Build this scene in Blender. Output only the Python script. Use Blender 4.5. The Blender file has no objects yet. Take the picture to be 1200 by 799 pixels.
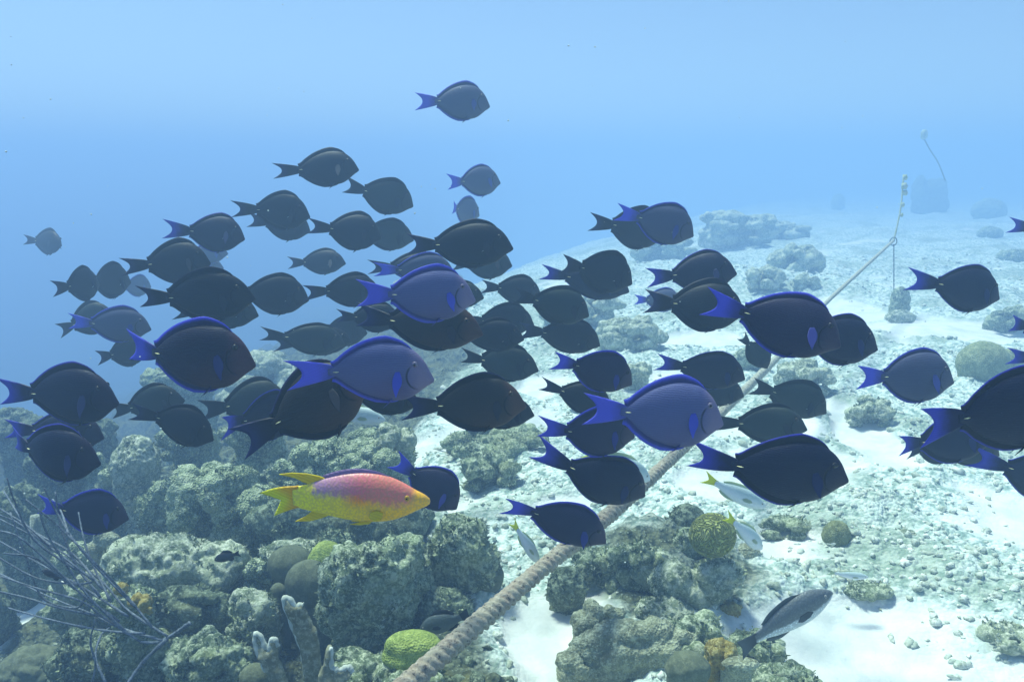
import bpy, bmesh, math, random
import numpy as np
from mathutils import Vector, Matrix

S = bpy.context.scene
COL = S.collection
R = math.radians

# ------------------------------------------------------------------ camera
CAM_H, PITCH, F = 1.25, R(12.0), 942.0          # F in pixels of the 1200-wide photograph
cam_d = bpy.data.cameras.new('camera')
cam_d.sensor_width = 36.0
cam_d.lens = 36.0 * F / 1200.0
cam_d.clip_start, cam_d.clip_end = 0.05, 600.0
cam = bpy.data.objects.new('camera', cam_d)
COL.objects.link(cam)
cam.location = (0, 0, CAM_H)
cam.rotation_euler = (R(90) - PITCH, 0, 0)
S.camera = cam

# ------------------------------------------------------------------ light
SUN_EL, SUN_AZ = R(68), R(-50)                   # azimuth measured from +Y (into the picture) towards +X
world = bpy.data.worlds.new('World'); S.world = world
world.use_nodes = True
wn, wl = world.node_tree.nodes, world.node_tree.links
wn.clear()
sky = wn.new('ShaderNodeTexSky'); sky.sky_type = 'NISHITA'; sky.sun_disc = False
sky.sun_elevation = SUN_EL; sky.sun_rotation = SUN_AZ
sky.ozone_density = 3.0; sky.air_density = 1.0; sky.dust_density = 0.6
bg = wn.new('ShaderNodeBackground'); bg.inputs['Strength'].default_value = 0.10
wo = wn.new('ShaderNodeOutputWorld')
tint = wn.new('ShaderNodeMix'); tint.data_type = 'RGBA'; tint.blend_type = 'MULTIPLY'; tint.inputs[0].default_value = 1.0   # daylight filtered by the water above
tint.inputs[7].default_value = (0.86, 0.94, 0.96, 1); wl.new(sky.outputs[0], tint.inputs[6]); wl.new(tint.outputs[2], bg.inputs['Color']); wl.new(bg.outputs[0], wo.inputs['Surface'])

sd = bpy.data.lights.new('sun', 'SUN'); sd.energy = 5.0; sd.angle = R(11.0); sd.color = (0.84, 1.0, 0.85)
sun = bpy.data.objects.new('sun', sd); COL.objects.link(sun)
sdir = Vector((math.sin(SUN_AZ) * math.cos(SUN_EL), math.cos(SUN_AZ) * math.cos(SUN_EL), math.sin(SUN_EL)))
sun.rotation_euler = sdir.to_track_quat('Z', 'Y').to_euler()
sun.location = (0, 0, 30)

S.view_settings.view_transform = 'Standard'
S.view_settings.look = 'None'
S.view_settings.exposure = 0.60
S.view_settings.gamma = 1.0
S.view_settings.use_curve_mapping = False
S.render.engine = 'CYCLES'
cy = S.cycles
cy.max_bounces = 6; cy.diffuse_bounces = 3; cy.glossy_bounces = 2; cy.transmission_bounces = 3
cy.volume_bounces = 3; cy.transparent_max_bounces = 6
cy.caustics_reflective = False; cy.caustics_refractive = False
cy.use_denoising = True
cy.sample_clamp_indirect = 6.0

HAZE_DENSITY, HAZE_COLOR, HAZE_G = 0.080, (0.335, 0.525, 0.825), 0.3

# ------------------------------------------------------------------ pixel helpers (placing things at true distances)
_cr = Vector((1, 0, 0)); _cf = Vector((0, math.cos(PITCH), -math.sin(PITCH))); _cu = Vector((0, math.sin(PITCH), math.cos(PITCH)))
CAMP = Vector((0, 0, CAM_H))
def at(px, py, d):
    return CAMP + (_cf + _cr * ((px - 600) / F) + _cu * ((399.5 - py) / F)) * d

# ------------------------------------------------------------------ numpy noise
_rs = np.random.RandomState(7)
_perm = _rs.permutation(256); _perm = np.concatenate([_perm, _perm, _perm])
_g = _rs.normal(size=(256, 3)); _g /= np.linalg.norm(_g, axis=1)[:, None]
def perlin(P):
    P = np.asarray(P, dtype=np.float64)
    I = np.floor(P).astype(np.int64); Fp = P - I; I &= 255
    U = Fp * Fp * Fp * (Fp * (Fp * 6 - 15) + 10)
    out = np.zeros(len(P))
    for dx in (0, 1):
        for dy in (0, 1):
            for dz in (0, 1):
                h = _perm[_perm[_perm[(I[:, 0] + dx) & 255] + ((I[:, 1] + dy) & 255)] + ((I[:, 2] + dz) & 255)]
                gr = _g[h]
                dot = gr[:, 0] * (Fp[:, 0] - dx) + gr[:, 1] * (Fp[:, 1] - dy) + gr[:, 2] * (Fp[:, 2] - dz)
                w = (U[:, 0] if dx else 1 - U[:, 0]) * (U[:, 1] if dy else 1 - U[:, 1]) * (U[:, 2] if dz else 1 - U[:, 2])
                out += w * dot
    return out * 1.6
def fbm(P, oct=4, lac=2.03, gain=0.5):
    P = np.asarray(P, dtype=np.float64); a, s = 1.0, np.zeros(len(P))
    for i in range(oct):
        s += a * perlin(P + 17.3 * i); P = P * lac; a *= gain
    return s
_cellr = _rs.rand(256, 3)
def worley(P):
    """distance to the nearest feature point (about 0 .. 1)"""
    P = np.asarray(P, dtype=np.float64)
    I = np.floor(P).astype(np.int64); best = np.full(len(P), 9.0)
    for dx in (-1, 0, 1):
        for dy in (-1, 0, 1):
            for dz in (-1, 0, 1):
                J = I + np.array([dx, dy, dz])
                h = _perm[_perm[_perm[J[:, 0] & 255] + (J[:, 1] & 255)] + (J[:, 2] & 255)]
                d = ((J + _cellr[h] - P) ** 2).sum(1)
                best = np.minimum(best, d)
    return np.sqrt(best)

# ------------------------------------------------------------------ object helpers
def link_mesh(name, me, mat=None, parent=None):
    o = bpy.data.objects.new(name, me); COL.objects.link(o)
    if mat is not None:
        for m in (mat if isinstance(mat, (list, tuple)) else [mat]): me.materials.append(m)
    if parent is not None: o.parent = parent
    return o
def mesh_from(verts, faces, smooth=True, name='mesh'):
    me = bpy.data.meshes.new(name)
    me.from_pydata([tuple(map(float, v)) for v in verts] if not isinstance(verts, np.ndarray) else verts.tolist(), [], faces if not isinstance(faces, np.ndarray) else faces.tolist())
    me.validate(); me.update()
    if smooth: me.polygons.foreach_set('use_smooth', [True] * len(me.polygons))
    return me
def add_attr(me, name, vals):
    a = me.attributes.new(name, 'FLOAT', 'POINT'); a.data.foreach_set('value', np.asarray(vals, dtype=np.float32))
def tag(o, label=None, cat=None, group=None, kind=None):
    if label: o['label'] = label
    if cat: o['category'] = cat
    if group: o['group'] = group
    if kind: o['kind'] = kind
    return o
def empty(name, loc=(0, 0, 0)):
    o = bpy.data.objects.new(name, None); COL.objects.link(o); o.location = loc
    o.empty_display_size = 0.05
    return o
def tube(points, radii, seg=10, mod=None, squash=1.0):
    """closed tube along points; mod(i, ang) scales the radius"""
    pts = [Vector(p) for p in points]; n = len(pts); V, Fc = [], []
    up = Vector((0.13, 0.21, 1)).normalized(); prev = None
    for i, p in enumerate(pts):
        t = (pts[min(i + 1, n - 1)] - pts[max(i - 1, 0)]).normalized()
        if prev is None: a = t.cross(up).normalized()
        else: a = (prev - t * prev.dot(t)).normalized()
        prev = a; b = t.cross(a)
        for k in range(seg):
            ang = 2 * math.pi * k / seg; r = radii[i] * (mod(i, ang) if mod else 1)
            V.append(p + a * (math.cos(ang) * r) + b * (math.sin(ang) * r * squash))
    for i in range(n - 1):
        for k in range(seg):
            k2 = (k + 1) % seg
            Fc.append((i * seg + k, i * seg + k2, (i + 1) * seg + k2, (i + 1) * seg + k))
    V.append(pts[0]); V.append(pts[-1]); a0, a1 = len(V) - 2, len(V) - 1
    for k in range(seg):
        k2 = (k + 1) % seg
        Fc.append((a0, k2, k)); Fc.append((a1, (n - 1) * seg + k, (n - 1) * seg + k2))
    return V, Fc
def spline(ctrl, n):
    """Catmull-Rom through control vectors"""
    c = [Vector(p) for p in ctrl]; c = [c[0] * 2 - c[1]] + c + [c[-1] * 2 - c[-2]]; out = []
    segs = len(c) - 3
    for i in range(n):
        u = i / (n - 1) * segs; k = min(int(u), segs - 1); t = u - k
        p0, p1, p2, p3 = c[k:k + 4]
        out.append(0.5 * ((2 * p1) + (p2 - p0) * t + (2 * p0 - 5 * p1 + 4 * p2 - p3) * t * t + (3 * p1 - p0 - 3 * p2 + p3) * t ** 3))
    return out

# ------------------------------------------------------------------ materials
def new_mat(name):
    m = bpy.data.materials.new(name); m.use_nodes = True
    nt = m.node_tree; nt.nodes.clear()
    o = nt.nodes.new('ShaderNodeOutputMaterial'); b = nt.nodes.new('ShaderNodeBsdfPrincipled')
    nt.links.new(b.outputs[0], o.inputs['Surface'])
    return m, nt, b, o
class G:
    """small node-graph writer"""
    def __init__(s, nt): s.nt = nt
    def n(s, t, **k):
        nd = s.nt.nodes.new(t)
        for a, v in k.items(): setattr(nd, a, v)
        return nd
    def put(s, nd, i, v):
        if v is None: return
        if hasattr(v, 'is_output'): s.nt.links.new(v, nd.inputs[i])
        else: nd.inputs[i].default_value = v
    def math(s, op, a, b=None, c=None, clamp=False):
        nd = s.n('ShaderNodeMath', operation=op); nd.use_clamp = clamp
        s.put(nd, 0, a); s.put(nd, 1, b); s.put(nd, 2, c); return nd.outputs[0]
    def mix(s, f, a, b):
        nd = s.n('ShaderNodeMix', data_type='RGBA'); s.put(nd, 0, f)
        for i, v in ((6, a), (7, b)):
            if not hasattr(v, 'is_output') and len(v) == 3: v = (*v, 1)
            s.put(nd, i, v)
        return nd.outputs[2]
    def ramp(s, v, lo, hi):
        nd = s.n('ShaderNodeMapRange', interpolation_type='SMOOTHSTEP'); s.put(nd, 0, v)
        nd.inputs[1].default_value = lo; nd.inputs[2].default_value = hi; return nd.outputs[0]
    def noise(s, co, scale, detail=4, rough=.55, dist=0.0):
        nd = s.n('ShaderNodeTexNoise'); s.put(nd, 'Vector', co); nd.inputs['Scale'].default_value = scale
        nd.inputs['Detail'].default_value = detail; nd.inputs['Roughness'].default_value = rough; nd.inputs['Distortion'].default_value = dist
        return nd.outputs[0]
    def voro(s, co, scale, feature='F1'):
        nd = s.n('ShaderNodeTexVoronoi', feature=feature); s.put(nd, 'Vector', co); nd.inputs['Scale'].default_value = scale
        return nd.outputs['Distance']
    def attr(s, name): return s.n('ShaderNodeAttribute', attribute_name=name).outputs['Fac']
    def obj(s): return s.n('ShaderNodeTexCoord').outputs['Object']
    def sep(s, v):
        nd = s.n('ShaderNodeSeparateXYZ'); s.put(nd, 0, v); return nd.outputs
    def bump(s, h, strength, dist, b):
        nd = s.n('ShaderNodeBump'); nd.inputs['Strength'].default_value = strength; nd.inputs['Distance'].default_value = dist
        s.put(nd, 'Height', h); s.nt.links.new(nd.outputs[0], b.inputs['Normal'])

def coral_mat(name, dark, mid, pale, algae=(0.10, 0.11, 0.04), scale=1.0, brain=0.0, polyps=0.0, rough=.9, algae_amt=.5, bump=1.0):
    m, nt, b, o = new_mat(name); g = G(nt); co = g.obj()
    n1 = g.noise(co, 9 * scale, 5, .65); n2 = g.noise(co, 38 * scale, 5, .7); n3 = g.noise(co, 3.2 * scale, 3, .6)
    c = g.mix(g.ramp(n1, .36, .62), dark, mid)
    c = g.mix(g.math('MULTIPLY', g.ramp(n2, .5, .62), .75), c, pale)
    if algae_amt > 0:
        c = g.mix(g.math('MULTIPLY', g.ramp(n3, .5, .66), algae_amt), c, algae)
    n4 = g.noise(co, 120 * scale, 4, .75)
    c = g.mix(g.math('MULTIPLY', g.ramp(n4, .53, .62), .75), c, pale); c = g.mix(g.math('MULTIPLY', g.ramp(n4, .47, .38), .6), c, dark)
    h = g.math('ADD', g.math('MULTIPLY', n2, .7), g.math('MULTIPLY', n4, .5))
    sp = g.voro(co, 60 * scale)
    c = g.mix(g.math('MULTIPLY', g.ramp(sp, .32, .1), .35), c, pale)
    if polyps:
        v = g.voro(co, 150 * scale); h = g.math('ADD', g.math('MULTIPLY', v, polyps), g.math('MULTIPLY', h, .25))
        c = g.mix(g.math('MULTIPLY', g.ramp(v, .45, .12), .55), c, dark)
    if brain:
        w = g.noise(co, 17 * scale, 2, .5, .6)
        line = g.math('ABSOLUTE', g.math('SINE', g.math('MULTIPLY', w, 58)))
        h = g.math('ADD', g.math('MULTIPLY', line, brain), g.math('MULTIPLY', h, .15))
        c = g.mix(g.math('MULTIPLY', g.ramp(line, .45, .05), .5), c, dark)
    nt.links.new(c, b.inputs['Base Color']); b.inputs['Roughness'].default_value = rough
    b.inputs['Specular IOR Level'].default_value = .15
    g.bump(h, min(1, .95 * bump), .014 * bump / scale, b)
    return m
MT = {}
MT['rock'] = coral_mat('encrusted_rock', (.055, .085, .045), (.29, .36, .21), (.60, .66, .48), algae=(.13, .14, .04))
MT['rockp'] = coral_mat('silty_rock', (.12, .16, .09), (.44, .50, .34), (.72, .75, .60), algae_amt=.25)
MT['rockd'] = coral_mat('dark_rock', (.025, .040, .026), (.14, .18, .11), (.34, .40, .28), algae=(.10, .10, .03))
MT['lobe'] = coral_mat('star_coral', (.09, .13, .07), (.33, .40, .24), (.58, .64, .46), polyps=.5, algae_amt=.2)
MT['dome'] = coral_mat('smooth_coral', (.085, .10, .06), (.13, .15, .09), (.17, .19, .12), polyps=.35, algae_amt=0, bump=.4, scale=1.3)
MT['greend'] = coral_mat('yellow_green_coral', (.16, .22, .05), (.33, .40, .09), (.42, .5, .14), polyps=.6, algae_amt=0, bump=.7, scale=1.4)
MT['oliv'] = coral_mat('olive_coral', (.10, .12, .05), (.20, .22, .09), (.27, .29, .14), polyps=.6, algae_amt=0, bump=.7, scale=1.4)
MT['pale_oliv'] = coral_mat('pale_olive_coral', (.16, .20, .10), (.30, .34, .17), (.38, .42, .24), polyps=.5, algae_amt=.2, bump=.9)
MT['brain'] = coral_mat('brain_coral', (.18, .21, .05), (.42, .46, .14), (.50, .54, .20), brain=.9, algae_amt=0)
MT['ochre'] = coral_mat('ochre_coral', (.16, .12, .02), (.34, .27, .06), (.55, .50, .22), algae=(.4, .27, .03))
MT['plate'] = coral_mat('plate_coral', (.14, .15, .09), (.32, .35, .23), (.46, .50, .36), polyps=.3, algae=(.22, .2, .08), algae_amt=.4)
MT['fire'] = coral_mat('fire_coral', (.13, .13, .08), (.25, .26, .17), (.36, .37, .27), algae_amt=0, bump=.4)
MT['firetip'] = coral_mat('pale_coral_tip', (.36, .40, .34), (.48, .52, .46), (.6, .64, .58), algae_amt=0, bump=.3)
MT['whip'] = coral_mat('sea_whip_skin', (.07, .09, .12), (.13, .16, .21), (.26, .30, .35), algae_amt=.15, bump=.4, scale=3)
MT['sponge'] = coral_mat('tube_sponge_skin', (.2, .23, .18), (.36, .4, .32), (.5, .55, .46), algae_amt=.1)
# ------------------------------------------------------------------ seabed
def smoothplus(t, w): return w * np.logaddexp(0, t / w)
def base_z(x, y):
    yy = np.maximum(y, 0); drop = 0.40 * smoothplus((-0.75 + 0.013 * yy * yy / (1 + yy / 45)) - x, 0.45 + .03 * yy)
    drop = 11.0 * np.tanh(drop / 11.0)
    rise = -0.012 * np.maximum(y - 9, 0)
    return -drop + rise
def ground_hit(px, py, extra=0.0):
    """depth along the camera axis where the ray through a pixel meets the seabed"""
    a, b_ = 1.0, 80.0
    ds = np.geomspace(a, b_, 3000)
    d0 = _cf + _cr * ((px - 600) / F) + _cu * ((399.5 - py) / F)
    X = d0.x * ds; Y = d0.y * ds; Z = CAM_H + d0.z * ds
    k = np.argmax(Z < base_z(X, Y) + extra)
    return float(ds[k]) if k else 80.0
SAND = [(1010, 762, 150, 45), (1160, 620, 90, 45), (655, 765, 60, 50), (30, 724, 36, 52), (930, 650, 60, 22), (1100, 392, 70, 14), (575, 522, 40, 10),
        (640, 456, 34, 11), (985, 365, 40, 12), (800, 402, 60, 6), (955, 560, 60, 30), (1010, 510, 30, 40), (830, 575, 40, 20), (660, 600, 30, 12), (930, 500, 30, 14)]
_sand = []
for (px, py, rx, ry) in SAND:
    d = ground_hit(px, py); p = at(px, py, d)
    d1 = ground_hit(px, py + ry); d2 = ground_hit(px, py - ry)
    p1, p2 = at(px, py + ry, d1), at(px, py - ry, d2)
    _sand.append((p.x, (p1.y + p2.y) / 2, rx * d / F, abs(p2.y - p1.y) / 2))
_rub = []
for (px, py, rx, ry) in [(1150, 755, 60, 40), (1060, 655, 110, 22), (600, 640, 40, 20), (1060, 590, 60, 30), (640, 560, 60, 22), (1130, 700, 60, 22)]:
    d = ground_hit(px, py); p = at(px, py, d); p1, p2 = at(px, py + ry, ground_hit(px, py + ry)), at(px, py - ry, ground_hit(px, py - ry))
    _rub.append((p.x, (p1.y + p2.y) / 2, rx * d / F, abs(p2.y - p1.y) / 2))
def reefness(x, y):
    """1 on the coral slope at the left, 0 on the sand flat"""
    edge = -0.07 * y - 0.02 + 0.25 * np.sin(y * 1.1 + .6)
    t = (edge - x) / 0.45 + 0.5
    near = 1 / (1 + np.exp(-(t - .5) * 5))
    mound = .75 * np.exp(-(((x - .50) / .36) ** 2 + ((y - 2.25) / .50) ** 2) ** 1.5)
    re = np.clip(np.maximum(near, mound), 0, 1)
    for (sx, sy, rx, ry) in _sand: re = re * (1 - np.exp(-(((x - sx) / rx) ** 2 + ((y - sy) / ry) ** 2) ** 1.4 * .7))
    return re
def rubble(x, y, n):
    s = np.zeros_like(x)
    for (sx, sy, rx, ry) in _sand:
        q = ((x - sx) / rx) ** 2 + ((y - sy) / ry) ** 2
        s = np.maximum(s, np.exp(-q ** 1.4 * .7))
    r = 1 / (1 + np.exp(-(n * 2.4 + 1.1 - 4.0 * s) * 2.6))
    for (sx, sy, rx, ry) in _rub: r = np.maximum(r, np.exp(-(((x - sx) / rx) ** 2 + ((y - sy) / ry) ** 2) ** 1.2 * .8) * (.75 + .5 * n))
    return np.clip(r, 0, 1)
NR, NC = 820, 760
ys = np.concatenate([np.linspace(-8, 0.9, 24), np.geomspace(1.9, 71.0, NR) - 1.0 + .02])
ts = np.linspace(-1, 1, NC)
T_, Y_ = np.meshgrid(ts, ys)
HW = 2.2 + 1.25 * np.maximum(Y_, 0)
X_ = HW * (0.5 * T_ + 0.5 * T_ ** 3)
X_ = np.clip(X_, -64, 64)
xf, yf = X_.ravel(), Y_.ravel()
def lump_s(P):
    return np.clip(fbm(P * 9.0 + 70, 3), 0, 1) * .012
def ground_fields(xf, yf):
    P = np.stack([xf, yf, np.zeros_like(xf)], 1)
    n0 = fbm(P * 0.9, 3); n1 = fbm(P * 3.1 + 5, 4); w1 = worley(P * 7.0 + n1[:, None] * .6); w2 = worley(P * 22.0 + 3.3); w3 = worley(P * 3.0 + 9 + n0[:, None] * .5)
    re = reefness(xf, yf); ru = rubble(xf, yf, n0 * .8 + n1 * .45)
    far = np.clip((yf - 3) / 6, 0, 1)
    z = base_z(xf, yf) + n1 * .006 - (1 - ru) * lump_s(P) + n0 * .035 + far * fbm(P * .45 + 31, 3) * .16 + re * np.clip((base_z(xf, yf) * -1 - .35) / .8, 0, 1) * (fbm(P * .8 + 11, 4) * .38 + np.clip(1 - worley(P * 1.3 + 4), 0, 1) * .35)
    lump = np.clip(1 - w1, 0, 1); lump2 = np.clip(1 - w2, 0, 1); big = np.clip(1 - w3, 0, 1)
    z += ru * (lump * .036 + lump2 * .022 + n1 * .022 + big * .03) * (1 - re)
    z += re * (big ** 1.3 * .15 + lump * .065 + lump2 * .018 + n1 * .05 - .13 * np.clip((-.2 - xf) / .4, 0, 1))
    return z, re, ru
zf, re_f, ru_f = ground_fields(xf, yf)
R_, C_ = X_.shape
idx = np.arange(R_ * C_).reshape(R_, C_)
quads = np.stack([idx[:-1, :-1], idx[:-1, 1:], idx[1:, 1:], idx[1:, :-1]], -1).reshape(-1, 4)
me = bpy.data.meshes.new('seabed')
nv = len(xf); me.vertices.add(nv); me.vertices.foreach_set('co', np.stack([xf, yf, zf], 1).astype(np.float32).ravel())
me.loops.add(len(quads) * 4); me.loops.foreach_set('vertex_index', quads.ravel().astype(np.int32))
me.polygons.add(len(quads)); me.polygons.foreach_set('loop_start', (np.arange(len(quads)) * 4).astype(np.int32))
me.update(calc_edges=True); me.polygons.foreach_set('use_smooth', [True] * len(quads))
add_attr(me, 'reef', re_f); add_attr(me, 'rubble', ru_f)
m, nt, b, o_ = new_mat('seabed_sand_and_rubble'); g = G(nt); co = g.obj()
nA = g.noise(co, 26, 5, .65); nB = g.noise(co, 7, 4, .6); vA = g.voro(co, 34); vB = g.voro(co, 75)
sandc = g.mix(g.ramp(nB, .35, .7), (.68, .69, .65), (.55, .59, .56))
rubc = g.mix(g.ramp(nA, .38, .62), (.22, .32, .28), (.66, .74, .68))
rubc = g.mix(g.math('MULTIPLY', g.ramp(vA, .42, .12), .7), rubc, (.74, .77, .70))
reefc = g.mix(g.ramp(nA, .36, .64), (.02, .03, .02), (.13, .15, .09))
reefc = g.mix(g.math('MULTIPLY', g.ramp(vB, .3, .1), .6), reefc, (.34, .40, .32))
reefc = g.mix(g.math('MULTIPLY', g.ramp(g.noise(co, 4, 3), .52, .64), .5), reefc, (.15, .15, .05))
rubc = g.mix(g.math('MULTIPLY', g.ramp(g.noise(co, 1.3, 4, .6), .48, .62), .55), rubc, (.22, .28, .19))
c = g.mix(g.ramp(g.math('ADD', g.attr('rubble'), g.math('MULTIPLY', g.math('SUBTRACT', nA, .5), .8)), .25, .7), sandc, rubc)
c = g.mix(g.ramp(g.math('ADD', g.attr('reef'), g.math('MULTIPLY', g.math('SUBTRACT', nB, .5), .7)), .3, .75), c, reefc)
nt.links.new(c, b.inputs['Base Color']); b.inputs['Roughness'].default_value = .95; b.inputs['Specular IOR Level'].default_value = .1
h = g.math('ADD', g.math('MULTIPLY', nA, .6), g.math('MULTIPLY', g.math('SUBTRACT', 1.0, vB), g.math('MULTIPLY', g.attr('rubble'), .8)))
g.bump(h, .7, .015, b)
ground = link_mesh('seabed', me, m); tag(ground, kind='structure')

def ground_z_at(x, y):
    z, _, _ = ground_fields(np.array([x], float), np.array([y], float)); return float(z[0])

# loose coral fragments on the rubble
def rubble_mesh(N, seed, ymin, ymax, smin, smax, on_reef=False):
    rs = np.random.RandomState(seed)
    u = rs.rand(N); y = ymin * (ymax / ymin) ** u
    x = (rs.rand(N) * 2 - 1) * (.3 + .74 * y)
    z, re, ru = ground_fields(x, y)
    keep = (rs.rand(N) < (np.clip(re - .35, 0, 1) * 1.2 if on_reef else ru * np.clip(1 - re * 1.5, 0, 1))); x, y, z, re = x[keep], y[keep], z[keep], re[keep]
    V, Q, off = [], [], 0
    seg = 6
    protos = []
    for k in range(14):
        nring = 5; pts = []
        ln = rs.uniform(1.3, 2.6) if k % 3 == 0 else rs.uniform(.7, 1.3)
        bend = rs.uniform(-.8, .8)
        for i in range(nring):
            t = i / (nring - 1) - .5; r = (.42 if k % 2 else .55) * (1 - (2 * abs(t)) ** 3 * .75) * rs.uniform(.75, 1.2)
            for j in range(seg):
                a = 2 * math.pi * j / seg; rr = r * rs.uniform(.6, 1.35)
                pts.append((t * ln, bend * (t * t) * ln * .6 + math.cos(a) * rr, math.sin(a) * rr * .9))
        pts = np.array(pts); q = []
        for i in range(nring - 1):
            for j in range(seg):
                j2 = (j + 1) % seg; q.append((i * seg + j, i * seg + j2, (i + 1) * seg + j2, (i + 1) * seg + j))
        q.append(tuple(range(seg))[::-1]); q.append(tuple((nring - 1) * seg + j for j in range(seg)))
        protos.append((pts, q))
    faces = []
    for i in range(len(x)):
        pts, q = protos[rs.randint(14)]
        s = smin * (smax / smin) ** (rs.rand() ** 1.6) * (1 + .05 * y[i])
        yaw = rs.rand() * 6.283; pit = rs.normal() * .3
        ca, sa, cp, sp = math.cos(yaw), math.sin(yaw), math.cos(pit), math.sin(pit)
        p = pts * s
        p = np.stack([p[:, 0] * cp - p[:, 2] * sp, p[:, 1], p[:, 0] * sp + p[:, 2] * cp], 1)
        p = np.stack([p[:, 0] * ca - p[:, 1] * sa, p[:, 0] * sa + p[:, 1] * ca, p[:, 2]], 1) + (x[i], y[i], z[i] + s * rs.uniform(-.15, .25))
        V.append(p); faces += [tuple(off + a for a in f) for f in q]; off += len(p)
    return mesh_from(np.concatenate(V), faces)
m, nt, b, o_ = new_mat('coral_fragment'); g = G(nt); co = g.obj()
nA = g.noise(co, 16, 4, .6); nB = g.noise(co, 90, 4, .6)
c = g.mix(g.ramp(nA, .38, .6), (.42, .48, .40), (.72, .75, .67)); c = g.mix(g.math('MULTIPLY', g.ramp(nB, .50, .62), .8), c, (.26, .30, .22)); c = g.mix(g.math('MULTIPLY', g.ramp(g.noise(co, 3.5, 3), .5, .62), .5), c, (.30, .35, .24))
nt.links.new(c, b.inputs['Base Color']); b.inputs['Roughness'].default_value = .95; b.inputs['Specular IOR Level'].default_value = .1
g.bump(nB, .6, .008, b)
MT['frag'] = m
rub = link_mesh('coral_rubble', rubble_mesh(19000, 3, 1.5, 12, .008, .026), m)
tag(rub, 'pale broken coral fragments strewn over the sand', 'rubble', kind='stuff')
rub2 = link_mesh('reef_rubble', rubble_mesh(2200, 5, 1.5, 7, .012, .045, True), MT['rockd'])
tag(rub2, 'lumpy overgrown fragments filling the gaps between the coral heads', 'rubble', kind='stuff')
# ------------------------------------------------------------------ corals and rocks
def blob_mesh(blobs, voxel, seed, rough=.012, freq=14, knob=0.0, kfreq=20, pits=0.0):
    """one closed organic surface grown round ellipsoids (x,y,z,rx,ry,rz), then roughened along its normals"""
    bm = bmesh.new()
    for (x, y, z, rx, ry, rz) in blobs:
        M = Matrix.Translation((x, y, z)) @ Matrix.Diagonal((rx, ry, rz, 1))
        bmesh.ops.create_icosphere(bm, subdivisions=3, radius=1.0, matrix=M)
    me = bpy.data.meshes.new('tmp'); bm.to_mesh(me); bm.free()
    t = bpy.data.objects.new('tmp', me); COL.objects.link(t)
    md = t.modifiers.new('r', 'REMESH'); md.mode = 'VOXEL'; md.voxel_size = voxel
    sm = t.modifiers.new('s', 'SMOOTH'); sm.factor = .5; sm.iterations = 3
    dg = bpy.context.evaluated_depsgraph_get(); ev = t.evaluated_get(dg)
    out = bpy.data.meshes.new_from_object(ev)
    bpy.data.objects.remove(t); bpy.data.meshes.remove(me)
    n = len(out.vertices); co = np.zeros(n * 3, np.float32); out.vertices.foreach_get('co', co); co = co.reshape(-1, 3).astype(float)
    no = np.zeros(n * 3, np.float32); out.vertex_normals.foreach_get('vector', no); no = no.reshape(-1, 3)
    P = co + seed * 3.17
    d = fbm(P * freq, 4) * rough
    if knob: d += (np.clip(.75 - worley(P * kfreq), 0, 1) ** .8) * knob
    if knob: d += np.clip(.62 - worley(P * kfreq * 2.9 + 7), 0, 1) * knob * .38
    if pits: d -= np.clip(fbm(P * freq * 2.6 + 50, 2), 0, 1) * pits
    co += no * d[:, None]
    out.vertices.foreach_set('co', co.astype(np.float32).ravel()); out.update()
    out.polygons.foreach_set('use_smooth', [True] * len(out.polygons))
    out.materials.clear()
    return out
def place_px(px, py, rx, ry, base_py=None, d=None):
    d = d or ground_hit(px, base_py if base_py else py + ry * .85)
    return at(px, py, d), rx * d / F, ry * d / F, d
TURF = []
def rock(name, px, py, rx, ry, label, cat, mat='rock', base=None, d=None, shape=None, seed=None, rough=.10, freq=1.0, knob=0.0, kf=3.0, pits=.05, group=None, deep=.85, foot=True, vox=None):
    """a coral head whose outline is rx by ry pixels; shape = list of (dx,dy,rx,ry[,dd]) blobs in units of the outline"""
    seed = seed if seed is not None else (px * 7 + py * 13) % 97
    c, wx, wz, d = place_px(px, py, rx, ry, base, d)
    gz = ground_z_at(c.x, c.y)
    s = (wx + wz) / 2; bl = []
    for q in (shape or [(0, 0, 1, 1)]):
        dx, dy, qx, qy = q[:4]; dd = q[4] if len(q) > 4 else 0
        bl.append((dx * wx, dd * wx * deep, dy * wz, qx * wx, (qx + qy) / 2 * s * deep, qy * wz))
    if foot and c.z - wz * .6 > gz:
        z = -wz * .45; lo = gz - c.z - .05
        while z > lo: bl.append((0, .03, z, wx * .8, s * deep * .8, wz * .6)); z -= wz * .35
    v = vox or max(.0055, s * .036)
    if name in ('reef_boulder', 'reef_rock', 'coral_rock') and not knob: knob, kf, pits = .13, 3.4, pits * 1.5
    me = blob_mesh(bl, v, seed, rough * s, freq * 1.6 / s, knob * s, kf / s, pits * s)
    o = link_mesh(name, me, MT[mat]); o.location = c
    if mat in ('rock', 'rockp', 'rockd', 'lobe') and d < 4.2: TURF.append((me, c.copy()))
    tag(o, label, cat, group); return o, c, wx, wz, d

rr = random.Random(11)
def lobes(n, seed, r=.34, flat=.9):
    q = random.Random(seed); out = [(0, -.15, .66, .62)]
    for i in range(n):
        a = q.uniform(-.25, math.pi + .25); k = q.uniform(.55, .92) * (1 - r * .55); rad = r * q.uniform(.7, 1.15)
        out.append((math.cos(a) * k, math.sin(a) * k * flat, rad, rad * q.uniform(.85, 1.25), q.uniform(-.7, .1)))
    for i in range(int(n * .8)):
        rad = r * q.uniform(.65, 1.05); x = q.uniform(-.75, .75); z = q.uniform(-.8, .55)
        out.append((x, z, rad, rad * q.uniform(.9, 1.3), -.95 * math.sqrt(max(.1, 1 - x * x * .8 - z * z * .5))))
    return out

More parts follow.
